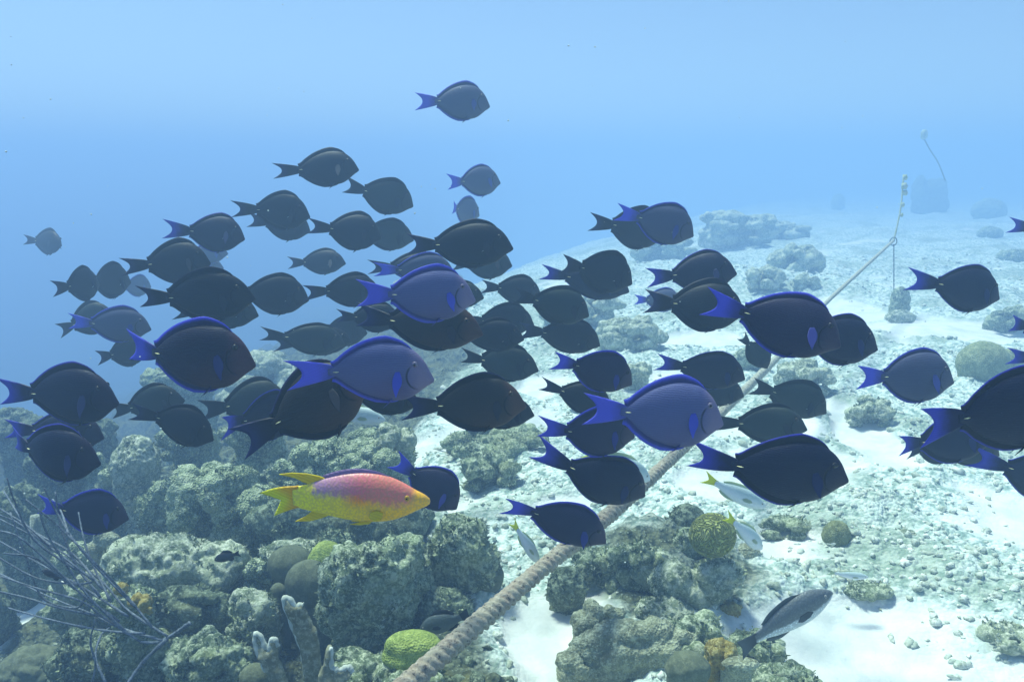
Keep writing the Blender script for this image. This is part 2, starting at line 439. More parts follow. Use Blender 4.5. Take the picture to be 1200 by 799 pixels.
# --- lower left reef
rock('coral_colony', 262, 588, 66, 62, 'big pale lobed star coral pillar at the left above the orange and purple fish tail', 'coral', 'lobe', base=672, shape=lobes(22, 1, .27), knob=.10, kf=5, rough=.05)
rock('coral_colony', 160, 548, 26, 42, 'tall bluish grey coral column just under the dark fish at the left', 'coral', 'rockp', base=640, shape=[(0, 0, 1, .9), (.1, .5, .7, .5), (-.2, -.6, .9, .7)], rough=.12)
rock('coral_colony', 190, 592, 24, 32, 'small stack of knobby lobes left of the big star coral pillar', 'coral', 'lobe', base=668, shape=lobes(9, 4, .4), knob=.12)
rock('coral_colony', 122, 560, 20, 30, 'small knobby coral column between the grey column and the lowest left fish', 'coral', 'lobe', base=650, shape=lobes(8, 5, .4), knob=.1)
rock('coral_colony', 415, 535, 72, 36, 'wide pile of pale finger lobes between the brown fish and the yellow hogfish', 'coral', 'lobe', base=610, shape=lobes(30, 6, .22), knob=.12, kf=6, rough=.05)
rock('coral_colony', 460, 520, 30, 30, 'grey upright knob pile at the right end of the finger lobes', 'coral', 'rockp', base=605, shape=lobes(12, 7, .3), knob=.1)
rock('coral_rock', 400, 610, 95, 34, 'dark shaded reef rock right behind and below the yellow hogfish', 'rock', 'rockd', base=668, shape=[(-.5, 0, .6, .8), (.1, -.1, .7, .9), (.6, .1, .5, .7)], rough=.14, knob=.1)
rock('coral_colony', 245, 612, 38, 30, 'rough pale coral head with small smooth knobs at its foot', 'coral', 'rockp', base=665, rough=.14, shape=[(0, .1, 1, .85), (.55, -.1, .55, .7), (-.6, -.2, .5, .6)])
for (x, y, r, lb) in ((222, 623, 11, 'dark smooth knob at the left foot of the rough pale coral head'), (236, 633, 9, 'smallest olive knob below the rough pale coral head'), (243, 620, 7, 'little pale knob pressed against the rough pale coral head')):
    rock('knob_coral', x, y, r, r, lb, 'coral', 'dome', base=664, rough=.03, pits=0)
rock('reef_boulder', 205, 668, 82, 44, 'broad silt covered boulder with a dark hollow under its right side', 'rock', 'rockp', base=742, shape=[(-.45, .1, .55, .75), (.1, .15, .62, .7), (.62, .1, .4, .7), (-.1, -.5, .8, .4), (.2, -.9, .35, .3)], rough=.12, pits=.09, foot=True)
rock('coral_colony', 128, 638, 20, 24, 'olive green rounded coral head left of the broad silty boulder', 'coral', 'plate', base=704, shape=lobes(6, 9, .45), rough=.08)
rock('coral_colony', 98, 652, 26, 22, 'pale greenish coral head among the sea whips', 'coral', 'lobe', base=700, shape=lobes(8, 10, .4), knob=.08)
rock('coral_colony', 120, 676, 24, 18, 'yellowish lobed coral below the olive head at the left', 'coral', 'plate', base=722, shape=lobes(8, 12, .4), knob=.08)
rock('reef_boulder', 80, 704, 24, 26, 'greenish grey boulder behind the sea whips beside the left sand pocket', 'rock', 'rock', base=745, shape=lobes(7, 13, .4), rough=.14)
rock('reef_boulder', -6, 722, 19, 36, 'dark boulder cut by the left edge of the picture', 'rock', 'rockd', base=762, rough=.15)
rock('reef_boulder', 42, 788, 42, 30, 'smooth ribbed dome boulder in the bottom left corner', 'rock', 'dome', base=812, rough=.03, pits=0)
rock('reef_boulder', 112, 760, 44, 34, 'dark rough boulder at the bottom left under the sea whip stems', 'rock', 'rockd', base=808, shape=lobes(12, 15, .35), rough=.15, knob=.1)
rock('coral_colony', 168, 752, 34, 30, 'greyish rough head at the bottom below the sea whip base', 'coral', 'rock', base=800, shape=lobes(10, 16, .35), rough=.13, knob=.1)
rock('coral_colony', 248, 768, 50, 38, 'brown green knobbly coral mass at the bottom edge', 'coral', 'rock', base=812, shape=lobes(22, 17, .26), rough=.12, knob=.14, kf=5)
rock('knob_coral', 300, 794, 20, 18, 'smooth cream dome coral at the bottom edge left of the fire coral', 'coral', 'dome', base=818, rough=.02, pits=0, d=1.72)
rock('coral_colony', 296, 712, 34, 30, 'pale rough coral head left of the two smooth grey domes', 'coral', 'rockp', base=765, shape=lobes(8, 18, .4), rough=.14)
rock('coral_colony', 262, 716, 18, 22, 'small dark encrusted knob in the hollow left of the pale rough head', 'coral', 'rockd', base=765, rough=.15)
rock('coral_colony', 345, 640, 34, 16, 'bright silty plate coral behind the smooth grey domes', 'coral', 'rockp', base=705, shape=lobes(9, 19, .35), rough=.12)
rock('coral_colony', 310, 668, 22, 22, 'tangle of pale branching coral left of the smooth domes', 'coral', 'lobe', base=718, shape=lobes(16, 20, .25), knob=.2, kf=6)
rock('coral_colony', 384, 662, 24, 30, 'yellow green coral dome tucked behind the smooth grey domes', 'coral', 'greend', base=724, rough=.05, pits=0)
rock('dome_coral', 341, 662, 28, 24, 'rear smooth grey green dome coral of the touching pair', 'coral', 'dome', base=722, rough=.02, pits=0)
rock('dome_coral', 362, 683, 28, 28, 'front smooth grey green dome coral of the touching pair', 'coral', 'dome', base=745, rough=.02, pits=0)
rock('knob_coral', 326, 694, 10, 12, 'small dark knob at the left foot of the front smooth dome', 'coral', 'dome', base=745, rough=.04, pits=0)
rock('knob_coral', 396, 634, 18, 16, 'round greenish knob coral right under the hogfish belly', 'coral', 'lobe', base=690, shape=[(-.3, 0, .8, .9), (.6, -.1, .6, .8)], rough=.05)
rock('reef_boulder', 432, 690, 56, 62, 'tall lumpy grey green boulder between the domes and the rope', 'rock', 'rock', base=775, shape=[(-.35, .2, .62, .7), (.25, .35, .6, .6), (.1, -.2, .8, .7), (-.5, -.5, .6, .5), (.55, -.3, .45, .55)], rough=.12, pits=.08)
rock('reef_boulder', 472, 668, 34, 48, 'dark crusty boulder leaning on the tall lumpy one', 'rock', 'rock', base=755, rough=.16, shape=[(0, .35, .8, .6), (-.3, -.1, .7, .7), (.35, -.35, .7, .6)], pits=.1)
rock('reef_boulder', 542, 652, 42, 50, 'separate rounded boulder with a rough top beside the rope', 'rock', 'rock', base=722, shape=[(-.1, .25, .82, .75), (.3, -.25, .7, .7), (-.45, -.1, .5, .6)], rough=.12, pits=.08)
rock('knob_coral', 567, 675, 24, 24, 'smooth dark dome coral on the right side of the rounded boulder', 'coral', 'dome', base=716, rough=.03, pits=0)
rock('dome_coral', 484, 756, 34, 17, 'bright yellow green low dome coral left of the rope', 'coral', 'greend', d=1.84, rough=.03, pits=0, foot=False, shape=[(0, 0, 1, 1), (0, -.8, 1.12, 1.1)])
rock('reef_boulder', 486, 792, 42, 30, 'rough rock under the yellow green dome at the bottom', 'rock', 'rock', d=1.84, shape=lobes(9, 93, .36))
rock('reef_boulder', 436, 782, 50, 26, 'grey rough boulder at the bottom left of the rope', 'rock', 'rock', base=808, shape=lobes(9, 24, .4), rough=.12)
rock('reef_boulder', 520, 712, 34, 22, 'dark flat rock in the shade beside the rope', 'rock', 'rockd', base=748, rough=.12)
rock('knob_coral', 418, 600, 16, 18, 'dim knob behind the front half of the hogfish', 'coral', 'rockd', base=662, rough=.1)

# fire coral blades: flat upright plates with a pale growing rim
def prism(outline, d, thick, voxel, seed, origin, lean=.0):
    bm = bmesh.new(); n = len(outline); rows = []
    for sd in (-1, 1):
        rows.append([bm.verts.new(at(x, y, d) - origin + Vector((0, sd * thick + lean * (outline[0][1] - y) * d / F, 0))) for (x, y) in outline])
    bm.faces.new(rows[0]); bm.faces.new(rows[1][::-1])
    for k in range(n): k2 = (k + 1) % n; bm.faces.new((rows[0][k2], rows[0][k], rows[1][k], rows[1][k2]))
    bmesh.ops.triangulate(bm, faces=bm.faces[:]); bmesh.ops.recalc_face_normals(bm, faces=bm.faces[:])
    me = bpy.data.meshes.new('tmp'); bm.to_mesh(me); bm.free(); t = bpy.data.objects.new('tmp', me); COL.objects.link(t)
    md = t.modifiers.new('r', 'REMESH'); md.mode = 'VOXEL'; md.voxel_size = voxel; sm = t.modifiers.new('s', 'SMOOTH'); sm.factor = .5; sm.iterations = 4
    out = bpy.data.meshes.new_from_object(t.evaluated_get(bpy.context.evaluated_depsgraph_get())); bpy.data.objects.remove(t); bpy.data.meshes.remove(me)
    n = len(out.vertices); co = np.zeros(n * 3, np.float32); out.vertices.foreach_get('co', co); co = co.reshape(-1, 3).astype(float)
    no = np.zeros(n * 3, np.float32); out.vertex_normals.foreach_get('vector', no); no = no.reshape(-1, 3)
    co += no * (fbm(co * 28 + seed, 3) * .006)[:, None]; out.vertices.foreach_set('co', co.astype(np.float32).ravel()); out.update()
    out.polygons.foreach_set('use_smooth', [True] * len(out.polygons)); out.materials.clear(); return out
def fire(label, blades_, d0):
    o0 = at(*blades_[0][0][0], d0); root = empty('fire_coral', o0); tag(root, label, 'coral')
    for i, (ol, rim, d, lean) in enumerate(blades_):
        link_mesh('blade', prism(ol, d, .009, .0042, i * 3.1, o0, lean), MT['fire'], root)
        pts = spline([at(x, y, d) - o0 + Vector((0, lean * (ol[0][1] - y) * d / F, 0)) for (x, y) in rim], 40)
        V, Fc = tube(pts, [.0070 * (.85 + .25 * math.sin(k * 1.3) * math.sin(k * .37)) for k in range(40)], 8); link_mesh('pale_rim', mesh_from(V, Fc), MT['firetip'], root)
fire('upright grey fire coral blades with pale edges at the bottom', [
    ([(362, 812), (356, 790), (356, 765), (350, 745), (344, 722), (336, 703), (336, 694), (341, 693), (348, 702), (350, 716), (353, 712), (352, 703), (357, 702), (363, 715), (370, 732), (376, 752), (377, 775), (388, 800), (386, 815)],
     [(362, 806), (358, 780), (357, 760), (350, 742), (344, 722), (337, 703), (338, 694), (344, 697), (349, 708), (352, 713), (354, 703), (358, 703)], 1.62, -.1),
    ([(376, 815), (372, 790), (380, 776), (383, 758), (388, 762), (386, 782), (398, 786), (408, 781), (414, 788), (410, 798), (396, 806), (392, 818)],
     [(383, 762), (387, 764), (388, 782), (398, 786), (408, 782), (413, 788)], 1.58, .05)], 1.62)
fire('short olive fire coral fingers left of the tall blades', [
    ([(322, 815), (314, 790), (306, 772), (299, 752), (299, 743), (304, 742), (309, 753), (314, 766), (318, 758), (316, 750), (322, 749), (326, 756), (325, 772), (332, 784), (338, 800), (338, 818)],
     [(312, 786), (305, 770), (299, 752), (300, 743), (306, 746), (311, 760), (316, 764), (317, 752), (322, 749), (326, 757)], 1.66, .0)], 1.66)

# tube sponge and sea whips
V, Fc = tube([at(50, 655, 2.75), at(44, 640, 2.75), at(42, 622, 2.75), at(40, 604, 2.74)], [.016, .020, .020, .017], 12, mod=lambda i, a: 1 + .1 * math.sin(5 * a + i))
p0 = at(50, 655, 2.75); V, Fc = tube([Vector((.06, .05, -.30)), Vector((.03, .02, -.12)), at(50, 655, 2.75) - p0, at(46, 640, 2.75) - p0, at(43, 622, 2.75) - p0, at(41, 604, 2.74) - p0], [.02, .016, .018, .021, .021, .016], 12, mod=lambda i, a: 1 + .1 * math.sin(5 * a + i))
o = link_mesh('tube_sponge', mesh_from(V, Fc), MT['sponge']); o.location = p0; tag(o, 'thin pale tube sponge standing behind the sea whips', 'sponge')

wd = 1.62
wroot = empty('sea_whip', at(205, 745, wd)); tag(wroot, 'violet grey sea whip coral fanning its long thin branches to the left edge', 'sea whip')
WH = [[(222, 730), (205, 742), (185, 752), (165, 752)], [(196, 748), (168, 775), (150, 800), (130, 830)],
      [(190, 750), (140, 735), (105, 718), (60, 700), (0, 672)], [(165, 752), (120, 722), (95, 704), (40, 688), (-20, 668)],
      [(150, 742), (105, 700), (80, 665), (55, 625), (45, 596)], [(196, 745), (150, 715), (118, 680), (70, 645), (0, 608)],
      [(150, 722), (100, 690), (60, 668), (10, 640), (-20, 622)], [(120, 722), (70, 712), (30, 700), (-15, 690)],
      [(178, 735), (150, 700), (112, 660), (70, 618), (30, 585)], [(160, 712), (128, 680), (92, 640), (66, 600), (52, 572)],
      [(118, 700), (88, 660), (70, 612), (65, 576)], [(110, 680), (60, 642), (20, 612), (-18, 598)],
      [(100, 700), (88, 712), (50, 700), (30, 652), (12, 600)], [(108, 682), (84, 684), (40, 676), (-10, 648)],
      [(90, 668), (40, 632), (18, 590), (8, 560)], [(124, 800), (112, 770), (118, 745), (128, 735)], [(104, 812), (112, 780), (106, 752), (112, 725)],
      [(60, 640), (30, 615), (-10, 590)], [(140, 728), (96, 696), (50, 652), (20, 628), (-8, 620)], [(130, 705), (110, 664), (98, 630), (92, 600)], [(170, 742), (120, 738), (60, 726), (10, 712)], [(88, 690), (44, 655), (4, 648)], [(120, 690), (84, 648), (34, 618), (4, 575)], [(80, 625), (72, 600), (62, 585)]]
for i, br in enumerate(WH):
    q = random.Random(i); dz = q.uniform(-.10, .16)
    ctrl = []
    for j, (x, y) in enumerate(br):
        ctrl.append(at(x, y, wd + (dz * j / (len(br) - 1) + q.uniform(-.015, .015) if j else 0)) - wroot.location)
    pts = spline(ctrl, 22); r0 = .0046 if i < 2 else .0027
    V, Fc = tube(pts, [r0 * (1 - .45 * k / 21) * q.uniform(.85, 1.15) for k in range(22)], 7, mod=lambda i_, a: 1 + .12 * math.sin(i_ * 2.3 + a * 2))
    link_mesh('branch' if i > 1 else 'stem', mesh_from(V, Fc), MT['whip'], wroot)

# --- dim reef wall at the left behind the near corals
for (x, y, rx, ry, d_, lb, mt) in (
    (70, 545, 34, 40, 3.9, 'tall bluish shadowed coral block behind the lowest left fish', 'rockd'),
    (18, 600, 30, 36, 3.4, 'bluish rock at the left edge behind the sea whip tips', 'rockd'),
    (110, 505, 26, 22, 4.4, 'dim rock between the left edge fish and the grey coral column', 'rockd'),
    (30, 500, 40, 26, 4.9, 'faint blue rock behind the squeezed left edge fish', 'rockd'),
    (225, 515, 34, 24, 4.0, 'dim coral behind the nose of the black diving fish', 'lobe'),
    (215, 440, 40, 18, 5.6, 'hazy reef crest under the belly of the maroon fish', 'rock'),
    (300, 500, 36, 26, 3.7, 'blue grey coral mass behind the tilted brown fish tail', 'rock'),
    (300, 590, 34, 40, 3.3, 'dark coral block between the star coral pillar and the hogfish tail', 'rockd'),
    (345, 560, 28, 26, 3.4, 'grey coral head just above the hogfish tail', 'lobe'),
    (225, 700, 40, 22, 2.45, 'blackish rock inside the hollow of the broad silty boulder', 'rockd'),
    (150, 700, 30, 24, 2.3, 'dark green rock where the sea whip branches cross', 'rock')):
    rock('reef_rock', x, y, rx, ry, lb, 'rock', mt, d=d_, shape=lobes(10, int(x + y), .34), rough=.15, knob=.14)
rock('ochre_coral', 168, 704, 15, 12, 'yellow ochre encrusting tuft low on the front of the broad silty boulder', 'coral', 'ochre', d=2.16, shape=lobes(12, 91, .28), knob=.2, kf=6, foot=False)
rock('ochre_coral', 142, 690, 9, 8, 'tiny orange tuft at the left foot of the broad silty boulder', 'coral', 'ochre', d=2.18, knob=.2, kf=6, foot=False)
# --- mound right of the rope
rock('reef_boulder', 700, 656, 34, 22, 'dark crusty boulder just right of where the rope passes', 'rock', 'rock', base=690, shape=lobes(10, 31, .4), rough=.16)
rock('reef_boulder', 664, 690, 22, 26, 'small dark rock on the left shoulder of the right hand mound', 'rock', 'rockd', base=722, rough=.15)
rock('coral_colony', 745, 655, 36, 30, 'knobbly yellow grey coral in the middle of the mound', 'coral', 'rock', base=700, shape=lobes(16, 32, .3), rough=.12, knob=.15)
rock('reef_boulder', 803, 690, 42, 34, 'pale rounded boulder under the round brain coral', 'rock', 'rockp', base=738, shape=[(-.3, .2, .7, .75), (.3, -.1, .75, .8), (.6, .3, .4, .5)], rough=.13)
rock('reef_boulder', 765, 668, 34, 22, 'low silty rock left of the pale rounded boulder', 'rock', 'rockp', base=705, rough=.14)
rock('brain_coral', 835, 627, 28, 27, 'round yellow green brain coral with winding grooves', 'brain coral', 'brain', d=2.22, foot=False, rough=.012, pits=0, vox=.007)
rock('reef_boulder', 840, 672, 30, 26, 'rough pale rock carrying the round brain coral', 'rock', 'rockp', d=2.27, shape=lobes(9, 71, .38), rough=.13)
rock('coral_colony', 805, 610, 22, 21, 'dark grey rounded head behind the left side of the brain coral', 'coral', 'rockd', base=650, rough=.05)
rock('coral_colony', 806, 640, 20, 24, 'greenish grey head at the left foot of the brain coral', 'coral', 'rock', base=672, rough=.12)
rock('knob_coral', 842, 674, 17, 15, 'dark stub below the brain coral', 'coral', 'rockd', base=694, rough=.08)
rock('knob_coral', 874, 650, 17, 14, 'olive knob right of the brain coral', 'coral', 'plate', base=672, rough=.08)
rock('knob_coral', 858, 676, 16, 16, 'pale knob low on the right below the brain coral', 'coral', 'lobe', base=698, rough=.08)
rock('plate_coral', 742, 762, 70, 44, 'wide lumpy grey plate coral filling the bottom of the mound', 'coral', 'plate', base=800,
     shape=[(-.65, .1, .38, .4), (-.35, .4, .35, .35), (0, .5, .38, .33), (.35, .5, .35, .33), (-.7, -.4, .4, .45), (-.2, 0, .6, .5), (.4, .05, .6, .5), (-.4, -.5, .6, .5), (.3, -.5, .7, .5), (.75, .35, .3, .25)], knob=.10, kf=4, rough=.06)
rock('coral_colony', 700, 725, 34, 26, 'smooth grey lobes on the upper left of the plate coral', 'coral', 'plate', base=765, shape=lobes(12, 35, .3), knob=.1, rough=.04)
rock('coral_colony', 808, 742, 42, 30, 'rough pale coral right above the flat brown disc', 'coral', 'rock', base=785, shape=lobes(14, 36, .3), rough=.12, knob=.12)
rock('disc_coral', 806, 784, 27, 22, 'flat brown disc coral at the bottom edge', 'coral', 'dome', base=812, rough=.05, pits=0, d=1.78)
rock('disc_coral', 868, 780, 24, 17, 'saucer shaped beige coral under the tail of the grey fish', 'coral', 'plate', base=800, shape=[(0, .2, 1, .35), (0, -.2, .7, .6)], rough=.05, d=1.83)
rock('ochre_coral', 846, 762, 19, 17, 'bright ochre tufted coral left of the grey fish tail', 'coral', 'ochre', base=795, shape=lobes(16, 38, .25), knob=.25, kf=6, d=1.88)
rock('ochre_coral', 852, 712, 18, 12, 'small yellowish coral tuft right of the pale rounded boulder', 'coral', 'ochre', base=735, shape=lobes(12, 39, .28), knob=.2, kf=6)
rock('coral_colony', 884, 752, 32, 16, 'crumbly greenish rock above the grey fish tail', 'rock', 'rock', base=775, shape=lobes(10, 40, .35), rough=.14, knob=.1)
rock('reef_boulder', 906, 792, 46, 22, 'greenish boulder at the bottom edge beside white sand', 'rock', 'rock', base=812, shape=lobes(10, 41, .35), rough=.13)
rock('reef_boulder', 780, 720, 34, 20, 'silt covered rock between plate coral and pale boulder', 'rock', 'rockp', base=752, rough=.15)
rock('coral_colony', 675, 775, 26, 22, 'grey lobe at the left foot of the plate coral by the sand', 'coral', 'plate', base=805, shape=lobes(9, 42, .35), knob=.1, rough=.05)
# --- sand flat, middle and far
rock('coral_colony', 575, 547, 34, 23, 'low rough greenish mound on the sand above the rounded boulder', 'coral', 'rock', base=572, shape=lobes(12, 43, .3), knob=.15, rough=.13)
rock('dome_coral', 980, 628, 17, 19, 'small olive dome coral alone on the rubble at the right', 'coral', 'oliv', base=647, rough=.05)
rock('coral_colony', 918, 612, 34, 13, 'low crusty ridge left of the small olive dome', 'rock', 'rock', base=628, shape=lobes(10, 44, .35), rough=.14)
rock('dome_coral', 1152, 426, 30, 27, 'large pale yellow dome coral on the sand at the right', 'coral', 'pale_oliv', base=452, rough=.03, pits=0)
rock('dome_coral', 1184, 424, 15, 17, 'smaller dome coral touching the large pale yellow one', 'coral', 'pale_oliv', base=444, rough=.05)
rock('coral_colony', 936, 440, 36, 22, 'rough boulder coral behind the big navy fish belly', 'coral', 'rockp', base=468, shape=lobes(12, 45, .35), rough=.13)
rock('coral_colony', 1018, 480, 32, 16, 'low greenish rubble head under the middle right fish', 'coral', 'rockp', base=500, shape=lobes(10, 46, .35), rough=.13)
rock('coral_colony', 880, 420, 22, 14, 'little mound on the sand left of the rough boulder coral', 'coral', 'rock', base=436, rough=.13)
rock('reef_boulder', 575, 512, 66, 18, 'large shadowed flat boulder behind the brown fish', 'rock', 'rock', base=536, shape=lobes(8, 47, .35), rough=.08)
rock('reef_boulder', 690, 468, 24, 18, 'small stone on the white sand between the dark fish tails', 'rock', 'rockp', base=487, rough=.1)
rock('coral_colony', 742, 436, 24, 16, 'hazy round coral head on the white sand in the middle', 'coral', 'rockp', base=452, shape=lobes(7, 48, .35), rough=.12)
rock('coral_colony', 735, 390, 46, 20, 'knobbly blue hazed mound right of the olive fish pair', 'coral', 'rockp', base=410, shape=lobes(14, 49, .3), rough=.13, knob=.12)
rock('coral_colony', 680, 356, 50, 18, 'blue hazed reef mound behind the middle pair of dark fish', 'coral', 'rockp', base=380, shape=lobes(12, 50, .3), rough=.13, knob=.12)
rock('coral_colony', 340, 372, 60, 22, 'pale topped reef hump behind the left part of the school', 'coral', 'rockp', base=400, shape=lobes(12, 51, .3), rough=.13, knob=.12)
rock('coral_colony', 510, 345, 60, 22, 'yellowish topped hump behind the centre of the school', 'coral', 'rockp', base=372, shape=lobes(12, 52, .3), rough=.13, knob=.1)
rock('coral_colony', 320, 440, 60, 30, 'bluish reef hump between the maroon fish and the violet fish', 'coral', 'rockp', base=480, shape=lobes(12, 53, .3), rough=.13, knob=.12)
rock('coral_colony', 930, 304, 32, 22, 'stacked far coral head in blue haze right of the school', 'coral', 'rockp', base=322, shape=lobes(12, 54, .35), rough=.13)
rock('coral_colony', 893, 328, 26, 20, 'far hazy coral lump on the left of the stacked one', 'coral', 'rockp', base=343, shape=lobes(8, 55, .35), rough=.13)
rock('coral_colony', 948, 332, 26, 16, 'far hazy coral lump on the right of the stacked one', 'coral', 'rockp', base=343, shape=lobes(8, 56, .35), rough=.13)
rock('coral_colony', 858, 264, 50, 20, 'very far faint reef hump behind the top right fish pair', 'coral', 'rockp', base=292, shape=lobes(12, 57, .3), rough=.13)
rock('coral_colony', 905, 272, 40, 16, 'low far reef hump fading into blue', 'coral', 'rockp', base=284, shape=lobes(10, 58, .3), rough=.13)
rock('coral_colony', 775, 290, 40, 16, 'far faint hump below the top right fish pair', 'coral', 'rock', base=304, shape=lobes(10, 59, .3), rough=.13)
rock('barrel_sponge', 1090, 232, 22, 25, 'dark tall barrel sponge far off near the hanging rope', 'sponge', 'rockd', base=254, shape=[(0, -.3, .95, .75), (0, .3, .85, .6), (-.6, .2, .35, .9), (.5, .55, .35, .4)], rough=.1)
rock('coral_colony', 1159, 247, 21, 14, 'far grey coral dome on the upper right', 'coral', 'rock', base=258, rough=.08)
rock('coral_colony', 1160, 274, 15, 9, 'small far coral lump below the far grey dome', 'coral', 'rock', base=281, rough=.08)
rock('coral_colony', 982, 238, 8, 11, 'tiny far coral pinnacle on the skyline', 'coral', 'rock', base=247, rough=.1)
rock('coral_colony', 1190, 302, 22, 10, 'low flat coral lump at the right edge', 'coral', 'rock', base=310, rough=.12)
rock('coral_colony', 1140, 218, 26, 8, 'faint low hump on the skyline right of the barrel sponge', 'coral', 'rock', base=226, rough=.1)
rock('coral_colony', 1178, 370, 26, 14, 'rubble hump under the right middle fish', 'coral', 'rock', base=384, shape=lobes(8, 60, .35), rough=.12)
rock('coral_log', 1148, 668, 40, 11, 'pale broken coral branch lying at the right', 'coral', 'rockp', base=680, shape=[(-.7, -.1, .35, .8), (-.2, -.2, .5, .7), (.4, .2, .6, .6)], rough=.1)
rock('coral_log', 1085, 632, 38, 11, 'long bleached coral rubble piece at the right middle', 'coral', 'rockp', base=642, shape=[(-.6, .5, .4, .5), (0, 0, .5, .5), (.6, -.5, .4, .5)], rough=.12)
rock('coral_log', 1016, 692, 32, 9, 'greenish coral stick lying above the white sand pocket', 'coral', 'rock', base=701, rough=.12)
rock('coral_colony', 1184, 742, 36, 10, 'low pale rubble hump at the right edge near the bottom', 'coral', 'rockp', base=755, shape=lobes(12, 61, .3), rough=.13, knob=.15)
# ------------------------------------------------------------------ mooring rope
m, nt, b, o_ = new_mat('overgrown_rope_fibre'); g = G(nt); co = g.obj()
nA = g.noise(co, 22, 4, .6); nB = g.noise(co, 110, 4, .7)
c = g.mix(g.ramp(nA, .38, .62), (.33, .27, .20), (.34, .31, .23)); c = g.mix(g.ramp(nB, .5, .68), c, (.46, .42, .34)); c = g.mix(g.ramp(nB, .46, .34), c, (.06, .045, .035))
c = g.mix(g.math('MULTIPLY', g.ramp(g.sep(co)[1], .5, 2.2), .8), c, g.mix(g.ramp(nB, .4, .6), (.28, .31, .25), (.45, .48, .40)))  # further along, pale growth and haze put into the colour lighten the rope
nt.links.new(c, b.inputs['Base Color']); b.inputs['Roughness'].default_value = .95; g.bump(nB, .8, .006, b); MT['rope'] = m
m, nt, b, o_ = new_mat('pale_line_growth'); g = G(nt); co = g.obj()
c = g.mix(g.ramp(g.noise(co, 20, 4), .4, .6), (.36, .42, .22), (.5, .55, .42)); nt.links.new(c, b.inputs['Base Color']); b.inputs['Roughness'].default_value = .9; MT['line'] = m  # growth tone lightened to suggest haze over the far line
m, nt, b, o_ = new_mat('dark_steel'); g = G(nt); b.inputs['Base Color'].default_value = (.13, .15, .15, 1); b.inputs['Roughness'].default_value = .6; b.inputs['Metallic'].default_value = .5; MT['steel'] = m
RD = .041
RP = [(440, 832, 1.52), (480, 799, 1.56), (560, 730, 1.70), (640, 662, 1.90), (715, 602, 2.15), (800, 525, 2.55), (905, 425, 3.5), (965, 358, 4.6), (1010, 316, 5.8), (1047, 282, 7.2)]
_n = 2600; _c = spline([at(*p) for p in RP], 4000); pts = [_c[min(3999, int(3999 * (k / (_n - 1)) ** 1.35))] for k in range(_n)]; pts = [p for k, p in enumerate(pts) if k == 0 or (p - pts[k - 1]).length > 1e-5]; _n = len(pts); L = [0]
for i in range(1, _n): L.append(L[-1] + (pts[i] - pts[i - 1]).length)
p0 = pts[0].copy()
def rmod(i, a):
    return .80 + .27 * abs(math.cos(1.5 * (a - L[i] * 2 * math.pi / .060 + .5 * math.sin(L[i] * 7)))) ** .9 + RN[i * 18 + int(round(a / (2 * math.pi) * 18)) % 18]
_A = np.arange(18) / 18 * 2 * np.pi; _Lr = np.repeat(np.array(L), 18); _Ar = np.tile(_A, len(L))
RN = fbm(np.stack([_Lr * 34, np.cos(_Ar) * 1.3, np.sin(_Ar) * 1.3], 1), 3) * .10
V, Fc = tube([p - p0 for p in pts], [RD / 2 * (1 + .05 * math.sin(l * 9)) * (1 - .42 * min(1, max(0, (l - .6) / 3.0))) for l in L], 18, mod=rmod)
o = link_mesh('mooring_rope', mesh_from(V, Fc), MT['rope']); o.location = p0
tag(o, 'thick twisted brown rope overgrown with algae running up from the bottom centre', 'rope')
# the upright end of the mooring with its knots
d = 7.2; p0 = at(1047, 282, d)
root = empty('mooring_line', p0); tag(root, 'pale knotted line rising from the far end of the thick rope', 'rope')
pp = spline([at(1047, 284, d) - p0, at(1052, 262, d) - p0, at(1056, 240, d) - p0, at(1059, 205, d) - p0], 60)
V, Fc = tube(pp, [.008] * 60, 8); link_mesh('line', mesh_from(V, Fc), MT['line'], root)
for (x, y, r) in ((1060, 208, .022), (1059, 218, .027), (1060, 226, .022), (1057, 240, .019), (1056, 252, .015)):
    q = at(x, y, d) - p0
    V, Fc = tube([q + Vector((0, 0, -r)), q + Vector((.005, 0, 0)), q + Vector((0, 0, r))], [r * .75, r, r * .7], 10, mod=lambda i, a: 1 + .2 * math.sin(3 * a + i)); link_mesh('knot', mesh_from(V, Fc), MT['line'], root)
p0 = at(1047, 283, d - .05); bm = bmesh.new()
ring = []
for i in range(24):
    a = i / 24 * 2 * math.pi; ring.append(Vector((math.cos(a) * .03, 0, math.sin(a) * .036)))
ring.append(ring[0].copy()); V, Fc = tube(ring, [.005] * 25, 8)
o = link_mesh('shackle', mesh_from(V, Fc), MT['steel']); o.location = p0; tag(o, 'dark metal shackle ring at the rope end', 'shackle')
gz = ground_z_at(at(1048, 345, d).x, at(1048, 345, d).y)
p0 = at(1048, 345, d - .05); n = 30
pts = [at(1047.5, 286 + (345 - 286) * i / (n - 1), d - .05) - p0 for i in range(n)]
V, Fc = tube(pts, [.005] * n, 7, mod=lambda i, a: 1 + .3 * math.sin(i * 2.2)); o = link_mesh('thin_line', mesh_from(V, Fc), MT['steel']); o.location = p0
tag(o, 'thin dark line hanging straight down from the shackle', 'rope')
rock('mooring_weight', 1055, 352, 12, 17, 'upright grey weight block at the foot of the thin line', 'weight', 'rock', d=7.0, rough=.1, shape=[(0, 0, .9, .95), (0, -.5, 1, .5), (0, .4, .8, .5)])
rock('coral_colony', 1055, 372, 18, 9, 'flat lump in front of the grey weight block', 'coral', 'rockp', base=378, rough=.12)
